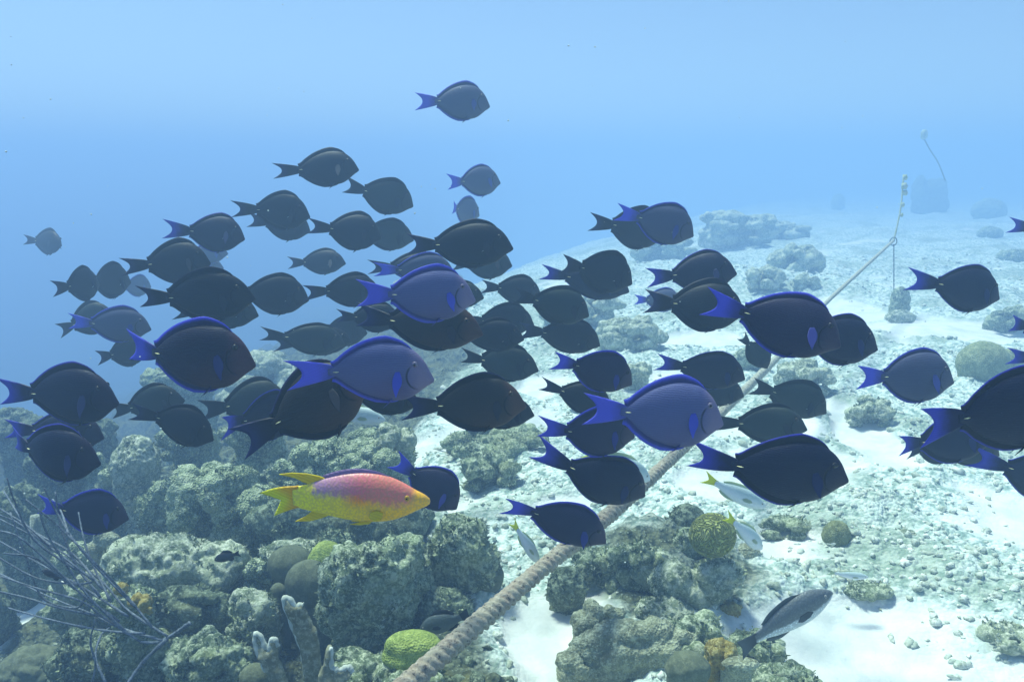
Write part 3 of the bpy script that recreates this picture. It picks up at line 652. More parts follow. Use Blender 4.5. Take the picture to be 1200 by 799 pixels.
# far float with its thin line
d = 15.0; p0 = at(1083, 158, d); root = empty('marker_float', p0); tag(root, 'small pale float on a thin line in the far haze', 'float')
V, Fc = tube([Vector((0, 0, -.09)), Vector((0, 0, -.05)), Vector((0, 0, .05)), Vector((0, 0, .09))], [.03, .06, .06, .03], 12); link_mesh('float_body', mesh_from(V, Fc), MT['line'], root)
pts = spline([at(1083, 163, d) - p0, at(1090, 176, d) - p0, at(1099, 190, d) - p0, at(1108, 212, d) - p0], 24)
V, Fc = tube(pts, [.012] * 24, 6); link_mesh('tether', mesh_from(V, Fc), MT['steel'], root)
# ------------------------------------------------------------------ fish
# local frame of every fish: length 1 along +X (tail tips at -0.5, mouth at +0.5), back towards +Z
def curve(pts, s):
    xs = [p[0] for p in pts]; return np.interp(s, xs, [p[1] for p in pts])
def smooth_curve(pts):
    """cubic (Catmull-Rom style) interpolation through (s, value)"""
    xs = np.array([p[0] for p in pts]); ysv = np.array([p[1] for p in pts])
    mm = np.gradient(ysv, xs)
    def f(s):
        s = np.asarray(s, float); k = np.clip(np.searchsorted(xs, s) - 1, 0, len(xs) - 2)
        h = xs[k + 1] - xs[k]; t = np.clip((s - xs[k]) / h, 0, 1)
        return ((2 * t ** 3 - 3 * t ** 2 + 1) * ysv[k] + (t ** 3 - 2 * t ** 2 + t) * h * mm[k] + (-2 * t ** 3 + 3 * t ** 2) * ysv[k + 1] + (t ** 3 - t ** 2) * h * mm[k + 1])
    return f
class Shape: pass
def bend_fn(b):
    return lambda s: b * np.clip(.62 - s, 0, 1) ** 2 * 1.6
def body_mesh(sh, bend, NS=44, NA=28):
    u = np.linspace(0, 1, NS); s = sh.s0 + (sh.s1 - sh.s0) * (1 - (1 - u) ** 1.6)
    zt, zb, w = sh.top(s), sh.bot(s), np.maximum(sh.wid(s), .0015)
    V, Fc = [], []
    for i in range(NS):
        mid = (zt[i] + zb[i]) / 2; hh = max((zt[i] - zb[i]) / 2, .001)
        for k in range(NA):
            a = 2 * math.pi * k / NA; ca, sa = math.cos(a), math.sin(a)
            y = w[i] * math.copysign(abs(ca) ** 1.15, ca); z = mid + hh * math.copysign(abs(sa) ** .92, sa)
            V.append((s[i] - .5, y + bend(s[i]), z))
    for i in range(NS - 1):
        for k in range(NA):
            k2 = (k + 1) % NA; Fc.append((i * NA + k, i * NA + k2, (i + 1) * NA + k2, (i + 1) * NA + k))
    V.append((s[0] - .5, float(bend(s[0])), (zt[0] + zb[0]) / 2)); V.append((s[-1] - .5 + .004, float(bend(s[-1])), (zt[-1] + zb[-1]) / 2))
    a0, a1 = len(V) - 2, len(V) - 1
    for k in range(NA):
        k2 = (k + 1) % NA; Fc.append((a0, k2, k)); Fc.append((a1, (NS - 1) * NA + k, (NS - 1) * NA + k2))
    return mesh_from(V, Fc)
def grid_fin(fn, nu, nv, thick, bend, ev):
    """thin closed fin: fn(u, v) -> (s, z); ev(u, v) -> closeness to the outer margin"""
    V, E = [], []
    for side in (1, -1):
        for i in range(nu):
            for j in range(nv):
                u, v = i / (nu - 1), j / (nv - 1); s, z = fn(u, v)
                e = ev(u, v); rim = 1 if (i in (0, nu - 1) or j in (0, nv - 1)) else 0
                t = 0.0004 if (rim and v > .01) else thick * (1 - .8 * v)
                V.append((s - .5, float(bend(s)) + side * t, z)); E.append(e)
    N = nu * nv; Fc = []
    for i in range(nu - 1):
        for j in range(nv - 1):
            a = i * nv + j; q = (a, a + nv, a + nv + 1, a + 1)
            Fc.append(q); Fc.append(tuple(N + t for t in q[::-1]))
    per = [i * nv for i in range(nu)] + [(nu - 1) * nv + j for j in range(1, nv)] + [i * nv + nv - 1 for i in range(nu - 2, -1, -1)] + [j for j in range(nv - 2, 0, -1)]
    for a, b_ in zip(per, per[1:] + per[:1]): Fc.append((b_, a, N + a, N + b_))
    me = mesh_from(V, Fc); 
    if len(me.vertices) == len(E): add_attr(me, 'edge', E)
    return me

TANG = Shape()
TANG.s0, TANG.s1 = .255, 1.0
TANG.top = smooth_curve([(.25, .038), (.305, .044), (.37, .100), (.46, .164), (.56, .208), (.66, .230), (.74, .228), (.81, .212), (.87, .172), (.92, .120), (.955, .064), (.977, .016), (1.0, -.036)])
TANG.bot = smooth_curve([(.25, -.038), (.305, -.044), (.37, -.100), (.46, -.164), (.56, -.206), (.66, -.226), (.74, -.226), (.81, -.206), (.87, -.167), (.92, -.124), (.955, -.096), (.977, -.082), (1.0, -.062)])
TANG.wid = smooth_curve([(.25, .008), (.30, .014), (.40, .034), (.52, .056), (.66, .072), (.78, .074), (.88, .058), (.94, .036), (.98, .016), (1.0, .009)])
def build_tang(name, mats, bend=0.0, spread=1.0, white_mark=False, seed=0):
    """surgeonfish: an Empty with body, fins, eyes, tail spines; returns the root"""
    q = random.Random(seed); root = empty(name); bd = bend_fn(bend); sh = TANG
    link_mesh('body', body_mesh(sh, bd), mats['body'], root)
    dh = q.uniform(.75, 1.15) * .052
    def dors(u, v):
        s = .285 + (.86 - .285) * u; base = float(sh.top(s)) - .012; hgt = dh * min(1, (1 - u) * 3.2) ** .7 * (1 - .15 * math.cos(u * 3.1)) + .012
        return s - .012 * v * (1 - u), base + hgt * v
    def anal(u, v):
        s = .285 + (.74 - .285) * u; base = float(sh.bot(s)) + .012; hgt = dh * .95 * min(1, (1 - u) * 2.6) ** .7 + .012
        return s - .012 * v * (1 - u), base - hgt * v
    ev = lambda u, v: max(v, 0) ** 1.5
    link_mesh('dorsal_fin', grid_fin(dors, 26, 5, .006, bd, ev), mats['fin'], root)
    link_mesh('anal_fin', grid_fin(anal, 22, 5, .006, bd, ev), mats['fin'], root)
    tz = .115 * spread
    def tail(u, v):       # u across the lobes, v from the root to the trailing margin
        t = 2 * u - 1; k = 1 - abs(t) ** 2.2
        se = -.02 + .105 * k; sb = .30
        s = sb + (se - sb) * v; z = t * (.040 + (tz * (.86 + .14 * abs(t) ** 3) - .040) * v ** .68)
        return s, z
    link_mesh('tail_fin', grid_fin(tail, 23, 12, .008, bd, lambda u, v: min(1, .18 + .82 * v ** 1.3 + .4 * abs(2 * u - 1) ** 3 * v)), mats['tail'], root)
    for sd in (-1, 1):
        hang = q.uniform(.0, .6)
        ca, sa = math.cos(-1.25 - hang * .5), math.sin(-1.25 - hang * .5); flare = q.uniform(.2, .45)
        pv, pe = [], []; M_, N_ = 9, 9
        for side in (0, 1):
            for i in range(M_):
                for j in range(N_):
                    u, v = i / (M_ - 1), j / (N_ - 1); ln = .165 * u * (1 - .10 * (2 * v - 1) ** 2 - .12 * (2 * v - 1) * u); wd_ = .036 * (math.sin(math.pi * min(1, u * .78 + .10)) ** .8) * (2 * v - 1) * (1 - .55 * u ** 4)
                    lx, lz = ln * ca - wd_ * sa, ln * sa + wd_ * ca
                    yy = sd * (.072 + ln * flare + (.0012 if side else 0))
                    pv.append((.765 - .5 + lx, yy + float(bd(.765)), +.035 + lz)); pe.append(.35 + .65 * u)
        N = M_ * N_; pf = []
        for i in range(M_ - 1):
            for j in range(N_ - 1):
                a = i * N_ + j; qd = (a, a + N_, a + N_ + 1, a + 1); pf.append(qd); pf.append(tuple(N + t for t in qd[::-1]))
        per = [i * N_ for i in range(M_)] + [(M_ - 1) * N_ + j for j in range(1, N_)] + [i * N_ + N_ - 1 for i in range(M_ - 2, -1, -1)] + [j for j in range(N_ - 2, 0, -1)]
        for a, b_ in zip(per, per[1:] + per[:1]): pf.append((b_, a, N + a, N + b_))
        me = mesh_from(pv, pf); add_attr(me, 'edge', pe); link_mesh('pectoral_fin', me, mats['pect'], root)
        # pelvic fin
        V, Fc = tube([Vector((.20, sd * .02, -.205)), Vector((.165, sd * .024, -.245)), Vector((.125, sd * .024, -.268 - q.uniform(0, .02)))], [.016, .012, .002], 8, squash=.35)
        me = mesh_from(V, Fc); add_attr(me, 'edge', [.4] * len(V)); link_mesh('pelvic_fin', me, mats['fin'], root)
        # eye and pupil
        ez, es = .088, .885; ey = float(sh.wid(es)) * .90
        bm = bmesh.new(); bmesh.ops.create_uvsphere(bm, u_segments=14, v_segments=10, radius=.022, matrix=Matrix.Translation((es - .5, sd * ey, ez)) @ Matrix.Diagonal((1, .5, 1, 1)))
        e = bpy.data.meshes.new('eye'); bm.to_mesh(e); bm.free(); e.polygons.foreach_set('use_smooth', [True] * len(e.polygons)); eo = link_mesh('eye', e, mats['eye'], root)
        bm = bmesh.new(); bmesh.ops.create_uvsphere(bm, u_segments=12, v_segments=8, radius=.0135, matrix=Matrix.Translation((es - .5, sd * (ey + .0045), ez)) @ Matrix.Diagonal((1, .55, 1, 1)))
        e = bpy.data.meshes.new('pupil'); bm.to_mesh(e); bm.free(); e.polygons.foreach_set('use_smooth', [True] * len(e.polygons)); link_mesh('pupil', e, MT['pupil'], eo)
        # pale spine at the tail root
        V, Fc = tube([Vector((.335 - .5, sd * .017 + float(bd(.335)), 0)), Vector((.315 - .5, sd * .019 + float(bd(.315)), 0)), Vector((.29 - .5, sd * .017 + float(bd(.29)), 0))], [.002, .0062, .002], 8, squash=.6)
        link_mesh('tail_spine', mesh_from(V, Fc), MT['spine'], root)
        if white_mark:
            s_ = .77; V, Fc = tube([Vector((.29, sd * .078, -.02)), Vector((.262, sd * .082, -.045)), Vector((.225, sd * .082, -.066))], [.004, .009, .003], 8, squash=.4)
            link_mesh('pale_fin_ray', mesh_from(V, Fc), MT['palemark'], root)
    return root

def simple_mat(name, col, rough=.5, spec=.4):
    m, nt, b, o_ = new_mat(name); b.inputs['Base Color'].default_value = (*col, 1); b.inputs['Roughness'].default_value = rough; b.inputs['Specular IOR Level'].default_value = spec
    MT_key = m; return m
MT['pupil'] = simple_mat('pupil_black', (.004, .004, .006), .2)
MT['spine'] = simple_mat('cream_spine', (.85, .82, .45), .5)
MT['palemark'] = simple_mat('pale_fin_ray_skin', (.42, .50, .48), .6)

def skin(name, body, belly, face, stripe=.12, rough=.5):
    """tang skin: fine wavy lines, a paler throat and face (pigment), a gill groove drawn as a dark arc"""
    m, nt, b, o_ = new_mat(name); g = G(nt); co = g.obj(); x, y, z = g.sep(co)[:3]
    wav = g.math('ADD', g.math('MULTIPLY', z, 420), g.math('MULTIPLY', g.noise(co, 9, 2), 16))
    ln = g.math('MULTIPLY', g.math('ADD', g.math('SINE', wav), 1.0), .5)
    c = g.mix(g.math('MULTIPLY', ln, stripe * 3), body, tuple(min(1, v * 1.8 + .002) for v in body))
    n1 = g.noise(co, 6, 4, .6)
    bl = g.ramp(g.math('ADD', g.math('MULTIPLY', z, -1), g.math('MULTIPLY', g.math('SUBTRACT', n1, .5), .25)), -.06, .20)
    c = g.mix(g.math('MULTIPLY', bl, g.ramp(x, -.2, .25)), c, belly)
    c = g.mix(g.math('MULTIPLY', g.ramp(g.math('ADD', x, g.math('MULTIPLY', n1, .08)), .34, .46), .85), c, face)
    # gill cover arc: the groove's dark line is put into the colour
    dx = g.math('SUBTRACT', x, .425); dz = g.math('SUBTRACT', z, -.01)
    rr_ = g.math('SQRT', g.math('ADD', g.math('MULTIPLY', dx, dx), g.math('MULTIPLY', g.math('MULTIPLY', dz, dz), .8)))
    arc = g.ramp(g.math('ABSOLUTE', g.math('SUBTRACT', rr_, .10)), .010, .003)
    arc = g.math('MULTIPLY', arc, g.ramp(x, .40, .34)); arc = g.math('MULTIPLY', arc, g.ramp(z, .09, .05))
    c = g.mix(g.math('MULTIPLY', arc, .85), c, tuple(v * .18 for v in body))
    mo = g.ramp(g.math('ABSOLUTE', g.math('ADD', z, g.math('MULTIPLY', g.math('SUBTRACT', .5, x), .3))), .012, .0)   # nothing but a hint of the mouth line
    fleck = g.voro(co, 26); c = g.mix(g.math('MULTIPLY', g.ramp(fleck, .06, .02), .35), c, (.35, .40, .40))
    nt.links.new(c, b.inputs['Base Color']); b.inputs['Roughness'].default_value = rough; b.inputs['Specular IOR Level'].default_value = .18
    h = g.math('ADD', g.math('MULTIPLY', ln, .15), g.math('MULTIPLY', g.noise(co, 120, 3), .6)); h = g.math('SUBTRACT', h, g.math('MULTIPLY', arc, 2.0))
    g.bump(h, .35, .004, b)
    return m
def finmat(name, dark, edge, lo, hi, trans=.35, rays=90):
    m, nt, b, o_ = new_mat(name); g = G(nt); co = g.obj(); x, y, z = g.sep(co)[:3]; e = g.attr('edge')
    ray = g.math('MULTIPLY', g.math('ADD', g.math('SINE', g.math('MULTIPLY', g.math('ADD', z, g.math('MULTIPLY', x, .35)), rays * 6)), 1), .5)
    n = g.noise(co, 18, 3)
    c = g.mix(g.ramp(g.math('ADD', e, g.math('MULTIPLY', g.math('SUBTRACT', n, .5), .3)), lo, hi), dark, edge)
    c = g.mix(g.math('MULTIPLY', ray, .25), c, tuple(v * .5 for v in dark))
    nt.links.new(c, b.inputs['Base Color']); b.inputs['Roughness'].default_value = .5; b.inputs['Specular IOR Level'].default_value = .3
    tr = g.n('ShaderNodeBsdfTranslucent'); g.nt.links.new(c, tr.inputs[0]); mx = g.n('ShaderNodeMixShader'); mx.inputs[0].default_value = trans
    g.nt.links.new(b.outputs[0], mx.inputs[1]); g.nt.links.new(tr.outputs[0], mx.inputs[2]); g.nt.links.new(mx.outputs[0], o_.inputs['Surface'])
    g.bump(ray, .2, .003, b)
    return m
BLUE = (.10, .10, .95)
def kit(n, body, belly, face, fdark, fedge, tdark, tedge, pect, eye, lo=.35, hi=.95, tlo=.3, thi=.8, stripe=.12, trans=.35):
    return dict(body=skin(n + '_skin', body, belly, face, stripe), fin=finmat(n + '_fin', fdark, fedge, lo, hi, trans),
                tail=finmat(n + '_tail', tdark, tedge, tlo, thi, trans), pect=finmat(n + '_pectoral', pect, pect, .2, .9, trans, 120), eye=simple_mat(n + '_eye', eye, .25))
KIT = {
 'V': kit('violet_tang', (.075, .085, .210), (.095, .085, .20), (.20, .16, .27), (.05, .05, .22), (.12, .13, .80), (.08, .09, .36), (.14, .14, .80), (.08, .10, .70), (.16, .14, .22), .2, .75, .05, .6),
 'W': kit('slate_tang', (.055, .062, .120), (.060, .065, .120), (.080, .080, .120), (.03, .03, .12), (.09, .10, .70), (.06, .06, .28), (.12, .13, .85), (.05, .07, .35), (.06, .06, .09), .3, .85, .1, .7),
 'N': kit('navy_tang', (.003, .005, .026), (.005, .006, .028), (.018, .013, .034), (.005, .006, .022), (.06, .06, .60), (.008, .009, .07), (.07, .07, .62), (.012, .018, .11), (.012, .012, .018), .55, 1.0, .35, .95, stripe=.06),
 'P': kit('indigo_tang', (.012, .013, .045), (.020, .017, .050), (.050, .035, .065), (.012, .012, .07), (.09, .09, .80), (.03, .03, .20), (.10, .10, .78), (.04, .045, .30), (.02, .02, .03), .3, .9, .2, .8, stripe=.08),
 'M': kit('maroon_tang', (.010, .010, .030), (.048, .024, .040), (.075, .035, .050), (.02, .02, .10), (.09, .09, .80), (.03, .03, .20), (.10, .10, .78), (.03, .035, .20), (.02, .018, .02), .3, .85, .15, .7, stripe=.08),
 'D': kit('black_tang', (.003, .006, .012), (.005, .008, .014), (.012, .012, .016), (.004, .006, .011), (.012, .015, .05), (.007, .009, .020), (.02, .025, .10), (.008, .011, .022), (.015, .015, .015), .5, 1.0, .5, 1.0, stripe=.08),
 'O': kit('olive_tang', (.014, .023, .021), (.018, .026, .024), (.026, .028, .026), (.009, .012, .013), (.020, .028, .05), (.014, .019, .024), (.025, .035, .06), (.016, .02, .024), (.03, .028, .022), .5, 1.0, .5, 1.0, stripe=.12),
 'B': kit('brown_tang', (.014, .014, .014), (.046, .028, .024), (.085, .042, .032), (.006, .007, .012), (.02, .025, .12), (.012, .012, .028), (.02, .025, .13), (.022, .022, .034), (.06, .035, .02), .5, 1.0, .3, 1.0, stripe=.10),
}
def pose(root, tail_w, nose_w, H_real, ratio0, roll=0.0):
    """put the fish with its tail tips and mouth at two world points; H_real sets the body depth"""
    ax = nose_w - tail_w; L3 = ax.length; ax.normalize()
    mid = (nose_w + tail_w) / 2; view = (mid - CAMP).normalized()
    zz = Vector((0, 0, 1)); 
    side = zz.cross(ax); side.normalize(); zz = ax.cross(side)
    if roll: zz = (zz * math.cos(roll) + side * math.sin(roll)); side = zz.cross(ax).normalized(); zz = ax.cross(side)
    H_real /= math.sqrt(max(.3, 1 - zz.dot(view) ** 2)); kz = max(.78, min(1.4, H_real / (ratio0 * L3)))
    M3 = Matrix((ax, side, zz)).transposed()
    root.matrix_world = Matrix.Translation(mid) @ M3.to_4x4() @ Matrix.Diagonal((L3, L3 * (.8 + .2 * kz), L3 * kz, 1))
    root.scale = (L3, L3 * (.8 + .2 * kz), L3 * kz); root.rotation_euler = M3.to_euler(); root.location = mid
    return L3
SCHOOL = 'surgeonfish schooling over the reef'
# tail x,y, nose x,y, height px, distance, kit, yaw sign (+ head away), label
T = [
 (488,117,574,121,43,3.15,'W',1,'topmost fish of the school alone in open blue water'),
 (522,214,586,211,37,3.7,'W',1,'small slate fish alone below the topmost fish'),
 (520,242,562,250,32,4.3,'W',1,'tiny fish half hidden above the back of the large dark fish in the upper centre'),
 (473,288,601,286,56,2.05,'D',-1,'large dark fish highest in the centre of the crowd'),
 (527,309,600,308,38,2.9,'O',-1,'dim fish under the belly of the large dark upper centre fish'),
 (324,201,420,195,43,2.8,'D',-1,'hazy dark fish highest in the left part of the school'),
 (403,218,485,238,42,3.05,'O',1,'hazy fish pointing slightly down right of the highest left one'),
 (280,243,363,250,45,2.85,'D',-1,'dark fish with a pale streak behind the gill, upper left of the school'),
 (292,258,364,268,36,3.25,'D',1,'fish mostly hidden under the streaked upper left fish'),
 (364,265,447,275,45,2.75,'D',1,'dark oval fish below the pair of highest left fish'),
 (408,271,485,278,37,3.1,'O',1,'fish peeking out right of the dark oval fish'),
 (336,308,405,306,30,3.5,'D',-1,'small lone dark fish under the dark oval fish'),
 (200,269,287,276,45,2.7,'N',1,'navy fish with curved blue tail above the left cluster'),
 (208,300,267,295,25,4.6,'W',1,'pale distant fish behind the nose of the upper left navy fish'),
 (200,313,262,312,24,4.8,'W',1,'faint grey distant fish lower behind the upper left cluster'),
 (147,312,246,304,50,2.4,'D',-1,'dark fish at the top of the left cluster with pointed tail'),
 (66,338,116,330,41,2.9,'D',1,'short looking fish leftmost of the row in blue water'),
 (92,333,153,327,42,3.2,'D',1,'second dark fish of the leftmost row in blue water'),
 (136,337,177,334,26,5.2,'W',1,'pale round distant fish between the left row and the big dark fish'),
 (156,352,298,344,62,1.85,'D',-1,'large black fish in the middle of the left cluster'),
 (205,362,303,366,42,2.3,'O',1,'fish showing only its belly under the large black left fish'),
 (262,342,362,347,49,2.5,'D',1,'broad dark oval fish right of the large black left fish'),
 (32,281,72,285,29,5.4,'D',-1,'farthest left fish, tiny and hazy, away from the school'),
 (66,388,132,364,37,3.2,'O',1,'olive backed fish tilted upward at the left edge of the crowd'),
 (78,378,177,382,42,2.7,'W',1,'violet grey hazy fish above the tail of the maroon fish'),
 (112,419,172,408,36,2.9,'D',1,'small black fish mostly hidden behind the blue tail of the maroon fish'),
 (127,415,299,420,84,1.33,'M',-1,'big maroon bellied fish with bright blue fin edges at the left'),
 (0,458,138,466,72,1.60,'N',-1,'large navy fish touching the left edge, middle height'),
 (4,503,122,508,52,1.88,'N',1,'navy fish squeezed between the two large left edge fish'),
 (-10,524,117,537,66,1.47,'N',-1,'navy fish with blue back line lowest of the left edge pair'),
 (40,597,151,603,51,1.72,'P',1,'lone dark blue fish low at the left above the sea whips'),
 (126,484,215,465,45,2.25,'O',1,'olive fish behind the nose of the upper left edge navy fish'),
 (161,478,251,511,48,1.88,'D',-1,'black fish diving to the right below the maroon fish'),
 (236,480,338,466,55,2.2,'O',1,'dull fish with pale blue tail under the maroon fish nose'),
 (254,492,352,486,58,1.75,'N',1,'blue fish mostly hidden left of the big tilted brown fish'),
 (284,517,428,442,88,1.28,'B',-1,'big brown fish swimming steeply up behind the violet fish tail'),
 (348,430,508,438,76,1.18,'V',-1,'bright violet fish with clear eye in the centre left foreground'),
 (419,345,557,346,66,1.40,'V',1,'violet fish above the centre left one, under the large dark fish'),
 (434,313,520,312,34,2.7,'D',1,'dark fish with green grey tail behind the upper violet fish'),
 (440,317,532,316,40,2.4,'W',1,'fish with violet tail above the upper violet fish'),
 (358,340,446,340,40,2.5,'D',1,'black fish left of the tail of the upper violet fish'),
 (393,372,470,372,36,2.2,'D',1,'dark fish filling the gap between the two violet fish'),
 (413,372,566,386,60,1.62,'B',-1,'long brown fish lying between the two violet fish, face showing at right'),
 (305,393,404,400,38,2.6,'O',1,'dull speckled fish above the tail of the lower violet fish'),
 (322,403,412,397,34,2.8,'D',1,'dark twin just behind the dull speckled fish'),
 (365,390,430,387,36,3.0,'D',1,'small dark fish at the nose of the dull speckled fish'),
 (564,335,634,342,33,2.75,'D',1,'dark fish just right of the upper violet fish nose'),
 (492,345,567,346,33,2.4,'O',1,'greenish nose poking out past the upper violet fish'),
 (599,345,691,366,46,2.15,'O',1,'olive fish with blue grey tail in the upper middle, tilted down'),
 (609,382,704,401,42,2.35,'D',1,'dark fish directly beneath the tilted olive fish'),
 (540,372,626,377,40,2.5,'D',1,'dark fish behind the nose of the long brown fish, upper of two'),
 (525,391,614,394,40,2.1,'D',-1,'dark fish behind the nose of the long brown fish, lower of two'),
 (538,419,631,430,43,2.15,'O',-1,'pale olive fish above the dark brown centre fish'),
 (472,477,616,470,66,1.42,'B',-1,'brown fish with orange face in the centre below the crowd'),
 (530,482,626,483,40,1.75,'D',1,'fish showing only its snout beyond the orange faced brown fish'),
 (395,464,492,470,28,1.6,'D',1,'dark belly visible below the lower violet fish'),
 (655,306,742,328,50,2.25,'D',1,'black fish front of the pair right of centre, upper middle'),
 (634,318,738,338,42,2.5,'N',1,'rear fish of the upper middle pair, its tail sticking out left'),
 (692,260,780,272,50,2.7,'D',1,'dark fish behind the hazy violet one at the upper right'),
 (723,247,814,272,50,2.35,'W',-1,'hazy violet grey fish with blue tail at the upper right'),
 (760,325,863,316,50,2.15,'N',-1,'slate navy fish under the upper right pair'),
 (740,351,800,352,28,3.4,'W',1,'small faded fish behind the tails right of centre'),
 (756,353,873,362,60,1.85,'D',-1,'black fish behind the tail of the big navy right fish'),
 (826,353,987,399,76,1.28,'P',-1,'big dark fish with bright blue tail and fin patch, right of centre'),
 (915,390,1029,404,60,1.60,'N',1,'black fish partly behind the big blue tailed right fish'),
 (866,391,901,430,27,2.3,'O',1,'small olive fish steeply diving below the big blue tailed right fish'),
 (770,425,874,440,46,1.9,'N',1,'navy fish above and right of the front violet fish'),
 (792,455,872,461,36,2.2,'D',1,'dark fish showing just below the navy one behind the front violet fish'),
 (878,448,970,480,46,2.05,'O',1,'faded olive fish diving right, left of the right hand sand patch'),
 (835,494,946,499,46,1.85,'O',-1,'olive fish right behind the front violet fish snout'),
 (813,547,995,556,78,1.17,'N',-1,'largest black fish low at the right with electric blue tail'),
 (1073,328,1172,345,56,1.9,'N',1,'lone black fish over white sand at the upper right'),
 (1000,440,1118,442,65,1.70,'W',1,'slate blue fish over sand right of centre, blue tail edges'),
 (1068,492,1262,474,96,1.05,'N',-1,'biggest navy fish cut by the right edge'),
 (1042,518,1160,514,54,1.6,'N',1,'navy fish behind the tail of the biggest right edge fish'),
 (1056,524,1128,528,36,2.0,'D',1,'black belly lowest behind the right edge tails'),
 (1085,524,1172,530,38,1.9,'D',1,'dim fish between the two lower right edge fish'),
 (1160,543,1250,566,56,1.6,'N',1,'lowest fish cut by the right edge'),
 (1172,376,1262,394,48,1.9,'N',1,'fish at the right edge showing tail and half body under the lone black fish'),
 (1185,418,1275,424,48,1.8,'N',1,'fish at the right edge showing only its blue tail tips'),
 (1189,265,1262,272,40,2.5,'N',1,'fish at the right edge highest, only the tail visible'),
 (645,418,742,446,50,1.58,'P',1,'navy fish with raised blue tail above the front violet fish'),
 (635,452,716,474,40,1.9,'D',1,'black fish with small tail left of the front violet fish'),
 (634,507,744,506,60,1.42,'P',1,'blue rimmed fish tucked below the front violet fish tail'),
 (686,480,848,489,85,1.12,'V',-1,'large front violet fish right of centre with blue fins'),
 (633,541,758,576,60,1.45,'N',1,'flat black fish with blue tail over the rope'),
 (592,583,712,632,48,1.40,'P',1,'dark blue fish diving along the rope'),
 (462,538,538,592,52,1.68,'P',1,'dark navy fish behind the snout of the yellow hogfish'),
]
for i, (tx, ty, nx, ny, H, d, kd, ys_, lab) in enumerate(T):
    L2 = math.hypot(nx - tx, ny - ty) * d / F; Hm = H * d / F; q = random.Random(i * 31 + 5)
    r0 = .525; ratio = Hm / L2
    yaw = math.acos(min(1, r0 / ratio)) if ratio > .56 else q.uniform(0, .25)
    yaw = min(yaw, 1.0); dd = L2 * math.tan(yaw) * ys_ / 2
    root = build_tang('surgeonfish', KIT[kd], bend=q.uniform(-.5, .5), spread=q.uniform(.9, 1.12), white_mark=(d > 2 and q.random() < .3), seed=i)
    L3 = pose(root, at(tx, ty, d - dd), at(nx, ny, d + dd), Hm, .515, roll=q.uniform(-.16, .16))
    lab = lab if lab.startswith(('a ', 'the ')) else lab
    tag(root, lab, 'surgeonfish', SCHOOL)

# ------------------------------------------------------------------ slender fishes
def plate_fin(outline, thick, mat, parent, name, bend=lambda s: 0 * s, y=0.0, edges=None, lean=0.0):
    n = len(outline); V = []
    for sd in (1, -1):
        for k, (s, z) in enumerate(outline): V.append((s - .5, float(bend(s)) + y + lean * abs(z - outline[0][1]) + sd * thick, z))
    bm = bmesh.new(); vs = [bm.verts.new(v) for v in V]
    bm.faces.new(vs[:n]); bm.faces.new(vs[n:][::-1])
    for k in range(n): k2 = (k + 1) % n; bm.faces.new((vs[k2], vs[k], vs[n + k], vs[n + k2]))
    bmesh.ops.triangulate(bm, faces=bm.faces[:]); bmesh.ops.recalc_face_normals(bm, faces=bm.faces[:])
    me = bpy.data.meshes.new(name); bm.to_mesh(me); bm.free(); add_attr(me, 'edge', [.5] * len(me.vertices))
    return link_mesh(name, me, mat, parent)
def eye_pair(root, sh, es, ez, r, mat, bd):
    for sd in (-1, 1):
        ey = float(sh.wid(es)) * .9
        for nm, rad, off, mt, par in (('eye', r, 0, mat, None), ('pupil', r * .5, r * .28, MT['pupil'], 'eye')):
            bm = bmesh.new(); bmesh.ops.create_uvsphere(bm, u_segments=14, v_segments=10, radius=rad, matrix=Matrix.Translation((es - .5, sd * (ey + off) + float(bd(es)), ez)) @ Matrix.Diagonal((1, .5, 1, 1)))
            e = bpy.data.meshes.new(nm); bm.to_mesh(e); bm.free(); e.polygons.foreach_set('use_smooth', [True] * len(e.polygons))
            if nm == 'eye': eo = link_mesh('eye', e, mt, root)
            else: link_mesh('pupil', e, mt, eo)

# hogfish
m, nt, b, o_ = new_mat('hogfish_skin'); g = G(nt); co = g.obj(); x, y, z = g.sep(co)[:3]
n1 = g.noise(co, 42, 2, .5); n2 = g.noise(co, 8, 3)
mp = g.n('ShaderNodeMapping'); mp.inputs['Scale'].default_value = (70, 30, 70); nt.links.new(co, mp.inputs[0])
sc_ = g.n('ShaderNodeTexVoronoi'); sc_.inputs['Scale'].default_value = 1; nt.links.new(mp.outputs[0], sc_.inputs['Vector']); sc_ = sc_.outputs['Distance']
yel = g.mix(g.ramp(x, -.35, .42), (.92, .82, .01), (1.0, .50, .008))
yel = g.mix(g.math('MULTIPLY', g.ramp(g.math('ABSOLUTE', g.math('SUBTRACT', x, .10)), .13, .0), g.ramp(z, -.06, .03)), yel, (.95, .22, .01))
pur = g.mix(g.ramp(g.math('ADD', x, g.math('MULTIPLY', n2, .15)), -.12, .30), (.34, .15, .42), (.76, .15, .17))
jag = g.math('MULTIPLY', g.math('SUBTRACT', n1, .5), .085)
line = g.math('ADD', g.math('ADD', g.math('SUBTRACT', z, .028), g.math('MULTIPLY', g.ramp(x, .06, .28), .045)), jag)
line = g.math('SUBTRACT', line, g.math('MULTIPLY', g.ramp(g.math('ABSOLUTE', g.math('SUBTRACT', x, .05)), .0, .2), -.0))
msk = g.math('MULTIPLY', g.ramp(line, -.030, .026), g.ramp(g.math('ADD', x, g.math('MULTIPLY', jag, 1.0)), -.20, -.155))
msk = g.math('MULTIPLY', g.math('MULTIPLY', msk, .9), g.ramp(g.math('ADD', x, g.math('MULTIPLY', z, -.2)), .43, .36))
c = g.mix(msk, yel, pur)
c = g.mix(g.math('MULTIPLY', g.ramp(sc_, .35, .65), .35), c, (.42, .24, .12))
